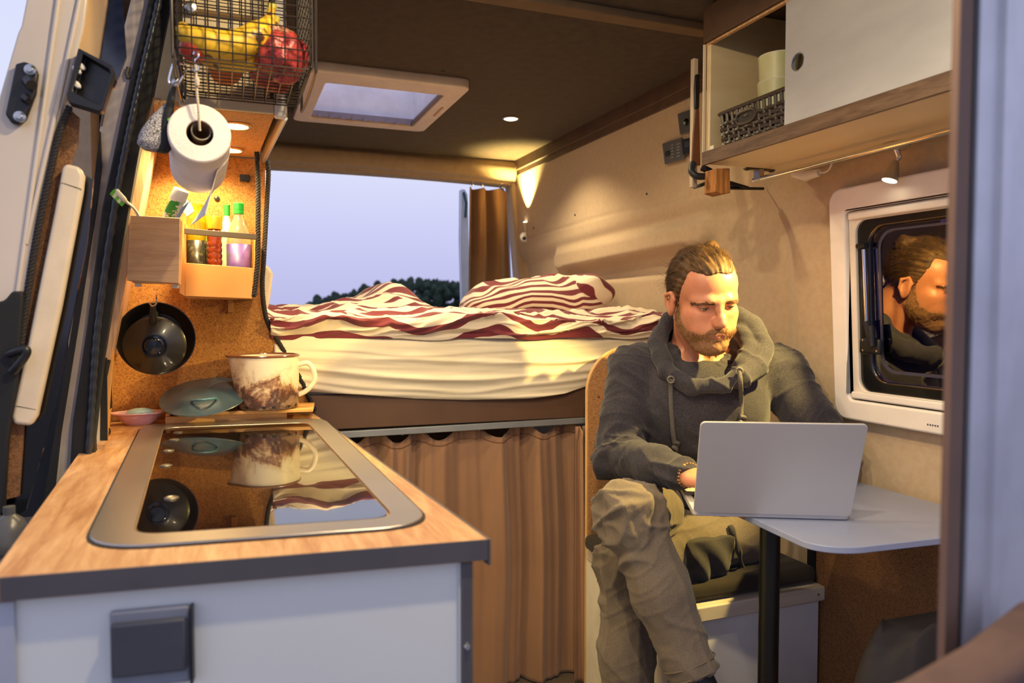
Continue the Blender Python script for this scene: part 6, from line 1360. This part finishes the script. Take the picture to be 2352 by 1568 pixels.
cl_ = vnoise(HQ[i_]*np.array([1, .35, .6]), 55, 8); hp_ = hp_+(HN[i_][:, None, :])*(.0018+.0010*cl_[:, None]+(.0085+.004*cl_[:, None])*top)[..., None]*np.linspace(.15, 1, 7)[None, :, None]*edge[:, None, None]
strands('hair_strands', hp_, .00040, HAIRM, man)
kb = SDF().path([hw_(.026, -.040, .096), hw_(.040, -.060, .092), hw_(.030, -.080, .080)], [.017, .020, .016], .01)
V, F = sdf_mesh(kb, hw_(.03, -.075, .1)-.07, hw_(.03, -.075, .1)+.07, .003); V = V+grad(kb, V)*(np.sin(vnoise(V, 30, 1)*9+V[:, 2]*400)*.0012+vnoise(V, 90, 2)*.0018)[:, None]
np_obj('hair_knot', V, F, HAIRM, man)
for sd, nw in ((1, 48), (-1, 24)):                           # loose wisps at both sides
    tf = []
    for k in range(nw):
        p = hw_(sd*.072, -.02+rs.uniform(-.03, .01), .03+rs.uniform(-.02, .04)); d = HL*sd*rs.uniform(.3, 1)+HU*rs.uniform(-.6, .5)-HF*rs.uniform(0, .6); d /= np.linalg.norm(d); pts = [p]
        for s_ in range(7): d = d+rs.normal(0, .25, 3)+np.array([0, 0, -.08]); d /= np.linalg.norm(d); pts.append(pts[-1]+d*rs.uniform(.004, .0075))
        tf.append(pts)
    strands('loose_wisps', np.array(tf), .00028, HAIRM, man)
# ------------------------------------------------------------ hoodie
hood = SDF()
hood.add(P_ell(NB+TF*.030+np.array([0, 0, -.115]), (.165, .112, .125), TR), .05)
hood.add(P_ell((PV+NB)/2+TF*.035+np.array([0, 0, .02]), (.168, .125, .20), TR), .06)
hood.add(P_ell(PV+TF*.02+np.array([0, 0, .03]), (.170, .130, .085), TR), .05)
hood.path([NB+np.array([0, .01, -.030]), S_R], [.060, .060], .04).path([NB+np.array([0, .01, -.030]), S_L], [.060, .060], .04)
cuffR = E_R+(W_R-E_R)*.97; cuffL = E_L+(W_L-E_L)*.97
hood.path([S_R, S_R*.45+E_R*.55, E_R, E_R*.4+W_R*.6, cuffR], [.064, .059, .055, .046, .035], .018)
hood.path([S_L, S_L*.45+E_L*.55, E_L, E_L*.4+W_L*.6, cuffL], [.064, .059, .055, .046, .035], .018)
hood.sub(P_ell(NB+TF*.012+np.array([0, 0, .045]), (.066, .066, .085), TR), .02)
clothcol = lambda n, c, c2, **k: mat(n, c, .92, c2=c2, ns=260, lo=.3, hi=.7, bump=.25, bs=700, sheen=.15, spec=.1, **k)
HOODM = clothcol('charcoal_melange', lin(60, 57, 64), lin(43, 41, 48))
def seg_t(p, a, b):
    ab = b-a; t = np.clip((p-a)@ab/(ab@ab), 0, 1); return t, np.linalg.norm(p-a-t[:, None]*ab, axis=1)
def wr(x): return np.maximum(0, 1-np.abs(x))**1.5
def crease(P, sd): n = vnoise(P, 1.0, sd); return (1-np.minimum(1, np.abs(n)*2.6))**1.5     # thin crest lines
def hdsp(V, N):
    d = np.zeros(len(V)); up = np.array([0, 0, 1.])
    for a, b, sd, am in ((S_R, E_R, 1, .008), (S_L, E_L, 2, .008), (E_R, W_R, 3, .006), (E_L, W_L, 5, .006)):
        t, r = seg_t(V, a, b); w_ = np.clip((.085-r)/.02, 0, 1); ax_ = nrm(b-a); q = V@ax_; s1 = nrm(np.cross(ax_, (.3, .2, 1.))); s2 = np.cross(ax_, s1); u = V@s1; w2 = V@s2
        e = .45+.9*np.exp(-((t-(1 if sd < 3 else 0))/.30)**2)+.3*np.exp(-((t-(0 if sd < 3 else 1))/.25)**2)
        P = np.stack([q*30+u*14, u*9, w2*9], 1); d += w_*am*e*(crease(P, sd)-.25)+w_*.0035*vnoise(V, 18, sd+4)
        P = np.stack([q*52-w2*24, u*12, w2*12], 1); d += w_*am*.5*e*(crease(P, sd+20)-.2)
    z = V[:, 2]; ax_ = (V-NB)@TL; inb = np.clip((.19-np.abs(ax_))/.05, 0, 1)
    d += inb*.0065*(crease(np.stack([ax_*7+z*5, V[:, 1]*5, z*17-np.abs(ax_)*9], 1), 31)-.2)
    d += inb*.0080*(crease(np.stack([ax_*6, V[:, 1]*5, z*34+ax_*7], 1), 37)-.2)*np.clip((.96-z)/.1, 0, 1)
    g1 = np.abs(ax_-.148+.12*(1.0-z)); g2 = np.abs(ax_+.148-.12*(1.0-z))
    return V+N*(d+.002*vnoise(V, 30, 12))[:, None]
V, F = sdf_mesh(hood, (.78, 1.15, .52), (1.45, 1.92, 1.25), .0038)
V = hdsp(V, grad(hood, V, .004)); V[:, 0] = np.minimum(V[:, 0], 1.415)
ho = np_obj('hoodie', V, F, HOODM, man)
# collar and hood rolls
def ringp(c, ra, rf, zf, n=26, lift=0.0): 
    out = []
    for k in range(n+1):
        a = 2*math.pi*k/n; out.append(c+TL*ra*math.sin(a)+nrm((TF[0], TF[1], 0))*rf*math.cos(a)+np.array([0, 0, zf*math.cos(a)+lift*abs(math.sin(a))]))
    return out
col = SDF(); c0_ = NB+np.array([0, 0, .012])
R1 = ringp(c0_+nrm((TF[0], TF[1], 0))*.004+TL*.006, .106, .092, -.066, lift=.006)
for ra_, rf_, dz_, zt_, r_, kk_ in ((.122, .078, -.012, -.075, .016, .006), (.106, .092, .002, -.070, .020, .006), (.092, .084, .012, -.060, .015, .004), (.078, .074, .014, -.052, .011, .004)):
    P_ = ringp(c0_+np.array([0, 0, dz_])+TL*.005, ra_, rf_, zt_, lift=.004); col.path([p+np.array([.004*math.sin(k*1.9+ra_*90), .0, .006*math.sin(k*1.3+ra_*60)]) for k, p in enumerate(P_)], [r_*(1+.35*max(0, -math.cos(2*math.pi*k/26))) for k in range(27)], kk_)
back = c0_-nrm((TF[0], TF[1], 0))*.115; col.add(P_ell(back+np.array([0, 0, -.02]), (.12, .05, .07), TR), .04)
col.path([c0_+TL*-.098+TF*.055+np.array([0, 0, -.04]), c0_+TF*.112+TL*-.02+np.array([0, 0, -.085]), c0_+TF*.10+TL*.070+np.array([0, 0, -.055])], [.018, .022, .018], .02)
for pth, rr in ((((1.193, 1.534, 1.184), (1.224, 1.51, 1.158), (1.23, 1.474, 1.107), (1.179, 1.438, 1.06), (1.113, 1.42, 1.042)), .026), (((1.096, 1.637, 1.201), (1.053, 1.63, 1.168), (1.008, 1.603, 1.114), (0.996, 1.54, 1.055), (1.025, 1.474, 1.02), (1.074, 1.423, 1.027), (1.119, 1.418, 1.049)), .019), (((1.191, 1.512, 1.149), (1.193, 1.477, 1.108), (1.145, 1.451, 1.07)), .020)):
    pth = [np.array(q) for q in pth]; col.path(pth, [rr]*len(pth), .006)
V, F = sdf_mesh(col, NB-.22, NB+.22, .0038); N_ = grad(col, V, .004)
ang = np.arctan2((V-c0_)@TL, (V-c0_)@TF); V = V+N_*(.0055*(crease(V*17+np.stack([V[:, 2]*9, 0*ang, ang*1.5], 1), 3)-.2)+.003*vnoise(V, 26, 6))[:, None]; V[:, 0] = np.minimum(V[:, 0], 1.41)
np_obj('hood_collar', V, F, HOODM, ho)
def onsurf(fns, p, r=.0):                                     # slide a point along the view line onto the cloth
    o_ = np.array([0, 0, 1.2]); d = nrm(np.array(p)-o_); t = 1.2; best = (9, t)
    for _ in range(160):
        k = min(float(f((o_+d*t)[None])[0]) for f in fns)-r
        if k < best[0]: best = (k, t)
        if k < .0006 or t > 2.3: break
        t += min(max(k*.8, .0006), .03)
    return o_+d*best[1]
for lab, P_ in (('r', ((0.895, 1.365, 1.051), (0.894, 1.364, 1.024), (0.895, 1.361, 0.977), (0.897, 1.359, 0.94), (0.9, 1.356, 0.913))), ('l', ((1.033, 1.312, 1.069), (1.035, 1.31, 1.043), (1.036, 1.308, 1.005), (1.035, 1.307, 0.968)))):
    Q_ = [onsurf((hood, col), p, .006) for p in P_]; mb = MB(); rope(mb, [tuple(q) for q in Q_], .0055, .012); ds = mb.build('drawstring', mat('drawstring_grey_'+lab, lin(84, 80, 76), .9, bump=.3, bs=500), ho)
    e_ = Vector(Q_[-1]); mb = MB(); mb.tube(smooth_path([e_+Vector((-.006, -.004, .004)), e_+Vector((.006, -.006, .002)), e_+Vector((.006, 0, -.006)), e_+Vector((-.006, -.004, -.007)), e_+Vector((0, -.007, -.012)), e_+Vector((.004, -.002, -.018))], 5), .0048, 8); mb.build('knot', mat('knot_grey_'+lab, lin(80, 76, 72), .9, bump=.3, bs=500), ho)
    g_ = Vector(Q_[0]); dr = (Vector((0, 0, 1.2))-g_).normalized(); MB().tube([g_+dr*.002+dr.orthogonal().normalized()*.0075*math.cos(a)+dr.cross(dr.orthogonal().normalized())*.0075*math.sin(a) for a in np.linspace(0, 6.283, 20, endpoint=False)], .0022, 8, closed=True).build('grommet', mat('grommet_'+lab, lin(110, 102, 92), .5, .4), ho)
# bracelet of beads
bc_ = W_R+nrm(W_R-E_R)*.020; bd_ = nrm(W_R-E_R); bu = nrm(np.cross(bd_, (0, 0, 1))); bv = np.cross(bd_, bu)
mb = MB(); BD = mat('bead_brown', lin(54, 38, 28), .25, c2=lin(170, 120, 60), ns=90, coat=.5)
for k in range(22):
    a = 2*math.pi*k/22; p = bc_+(bu*.0300*math.cos(a)+bv*.0255*math.sin(a))
    mb.lathe([(.0036*math.sin(t), -.0036*math.cos(t)) for t in np.linspace(0, math.pi, 8)], tuple(p), tuple(bd_), 10)
mb.build('bead_bracelet', BD, man)
# ------------------------------------------------------------ trousers
tr = SDF(); CR = K_R+(A_R-K_R)*.86; CL = K_L+(A_L-K_L)*.92
tr.add(P_ell(PV+np.array([0, -.01, -.005]), (.175, .15, .095), TR), .04)
tr.path([HR_, (HR_+K_R)/2, K_R], [.088, .078, .068], .03).path([K_R+np.array([0, 0, -.005]), (K_R+CR)/2, CR], [.066, .060, .055], .03)
tr2 = SDF().path([HL_+np.array([.02, .03, 0]), HL_, (HL_+K_L)/2, K_L], [.092, .090, .078, .066], .04).path([K_L, (K_L+CL)/2, CL], [.066, .062, .060], .03)
tr.sub(P_ell(CR+(A_R-CR)*.55, (.046, .046, .05)), .004)
def trs(p, bc=None, br=0): a = tr(p, bc, br); b = tr2(p, bc, br); h = np.maximum(.012-np.abs(a-b), 0)/.012; d = np.minimum(a, b)-h*h*.003; return np.maximum(d, cutp(p))
kd = nrm(A_R-K_R); kl = nrm(A_L-K_L)
def cutp(p):                                                   # square hems at the cuffs
    a = (p-CR)@kd; rr = np.linalg.norm((p-CR)-a[:, None]*kd, axis=1); c1_ = np.where(rr < .09, a-.002, -1)
    return np.where((rr < .09) & (a > -.02), c1_, -1.0)
TRM = clothcol('olive_grey_cotton', lin(116, 104, 92), lin(103, 92, 80))
def tdsp(V, N):
    d = np.zeros(len(V))
    for a, b, sd, am in ((HR_, K_R, 1, .007), (K_R, CR, 2, .0065), (HL_, K_L, 3, .007), (K_L, CL, 4, .006)):
        t, r = seg_t(V, a, b); w_ = np.clip((.10-r)/.02, 0, 1); ax_ = nrm(b-a); q = V@ax_; e = .5+1.0*np.exp(-((t-(1 if sd in (1, 3) else 0))/.28)**2)+.4*np.exp(-((t-1)/.2)**2)
        s1 = nrm(np.cross(ax_, (0, 0, 1))); s2 = np.cross(ax_, s1); u = V@s1; w2 = V@s2
        d += w_*am*e*(crease(np.stack([q*20+u*13, u*7, w2*7], 1), sd+40)-.2)+w_*am*.45*e*(crease(np.stack([q*40-u*22, u*10, w2*10], 1), sd+50)-.2)
        d += w_*am*.7*(crease(np.stack([q*3.5, u*22, w2*22], 1), sd+60)-.2)
    return V+N*(d+.0022*vnoise(V, 22, 11))[:, None]
V, F = sdf_mesh(trs, (.68, 1.15, .10), (1.45, 1.90, .86), .0040); V = tdsp(V, grad(lambda p: np.minimum(tr(p), tr2(p)), V, .004)); V[:, 0] = np.minimum(V[:, 0], 1.41)
tro = np_obj('trousers', V, F, TRM, man)
# cargo pocket on the left thigh, dark cloth with table shade in its colour
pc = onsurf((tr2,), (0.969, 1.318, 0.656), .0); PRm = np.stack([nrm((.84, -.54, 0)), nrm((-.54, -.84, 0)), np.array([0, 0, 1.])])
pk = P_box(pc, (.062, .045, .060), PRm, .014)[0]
pbase = lambda p: np.minimum(tr2(p), 9)
DKP = clothcol('shaded_pocket_cloth', lin(70, 66, 66), lin(58, 55, 56))
def pdsp(V): return V+grad(tr2, V, .004)*(.0055*np.sin(V[:, 2]*60+V[:, 0]*70+4*vnoise(V, 9, 3))+.004*vnoise(V, 20, 4)+.004)[:, None]
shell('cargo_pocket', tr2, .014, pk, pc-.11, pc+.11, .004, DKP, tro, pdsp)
fc = pc+np.array([.045, -.030, .020]); mb = MB()
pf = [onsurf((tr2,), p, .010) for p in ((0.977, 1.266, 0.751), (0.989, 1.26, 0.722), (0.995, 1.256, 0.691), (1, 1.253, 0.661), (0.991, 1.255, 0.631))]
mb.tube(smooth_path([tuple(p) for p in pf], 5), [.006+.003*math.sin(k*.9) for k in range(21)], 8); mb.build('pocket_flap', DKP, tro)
hem_ = [tuple(CR-kd*.002+(nrm(np.cross(kd, (1, 0, 0)))*math.cos(a)+np.cross(kd, nrm(np.cross(kd, (1, 0, 0))))*math.sin(a))*.0565) for a in np.linspace(0, 6.283, 36, endpoint=False)]
for dz in (0, .022):
    MB().tube([tuple(np.array(p)-kd*dz+(np.array(p)-CR)*(.02)) for p in hem_], .0016, 6, closed=True).build('hem_stitch', mat('stitch_%d' % int(dz*1000), lin(112, 100, 80), .9), tro)
# shoes
SH = mat('shoe_dark', lin(34, 32, 36), .7, bump=.2, bs=200)
for a_, lab in ((A_R, 'r'), (A_L, 'l')):
    s_ = SDF().path([a_+((K_R-A_R) if lab == 'r' else (K_L-A_L))*.20, a_], [.036, .042], .01).path([a_+np.array([.01, .02, -.04]), a_+np.array([-.03, -.07, -.075]), a_+np.array([-.05, -.12, -.09])], [.040, .040, .034], .02)
    V, F = sdf_mesh(s_, a_-.25, a_+.20, .006); V[:, 2] = np.maximum(V[:, 2], .032); np_obj('shoe', V, F, SH, man)
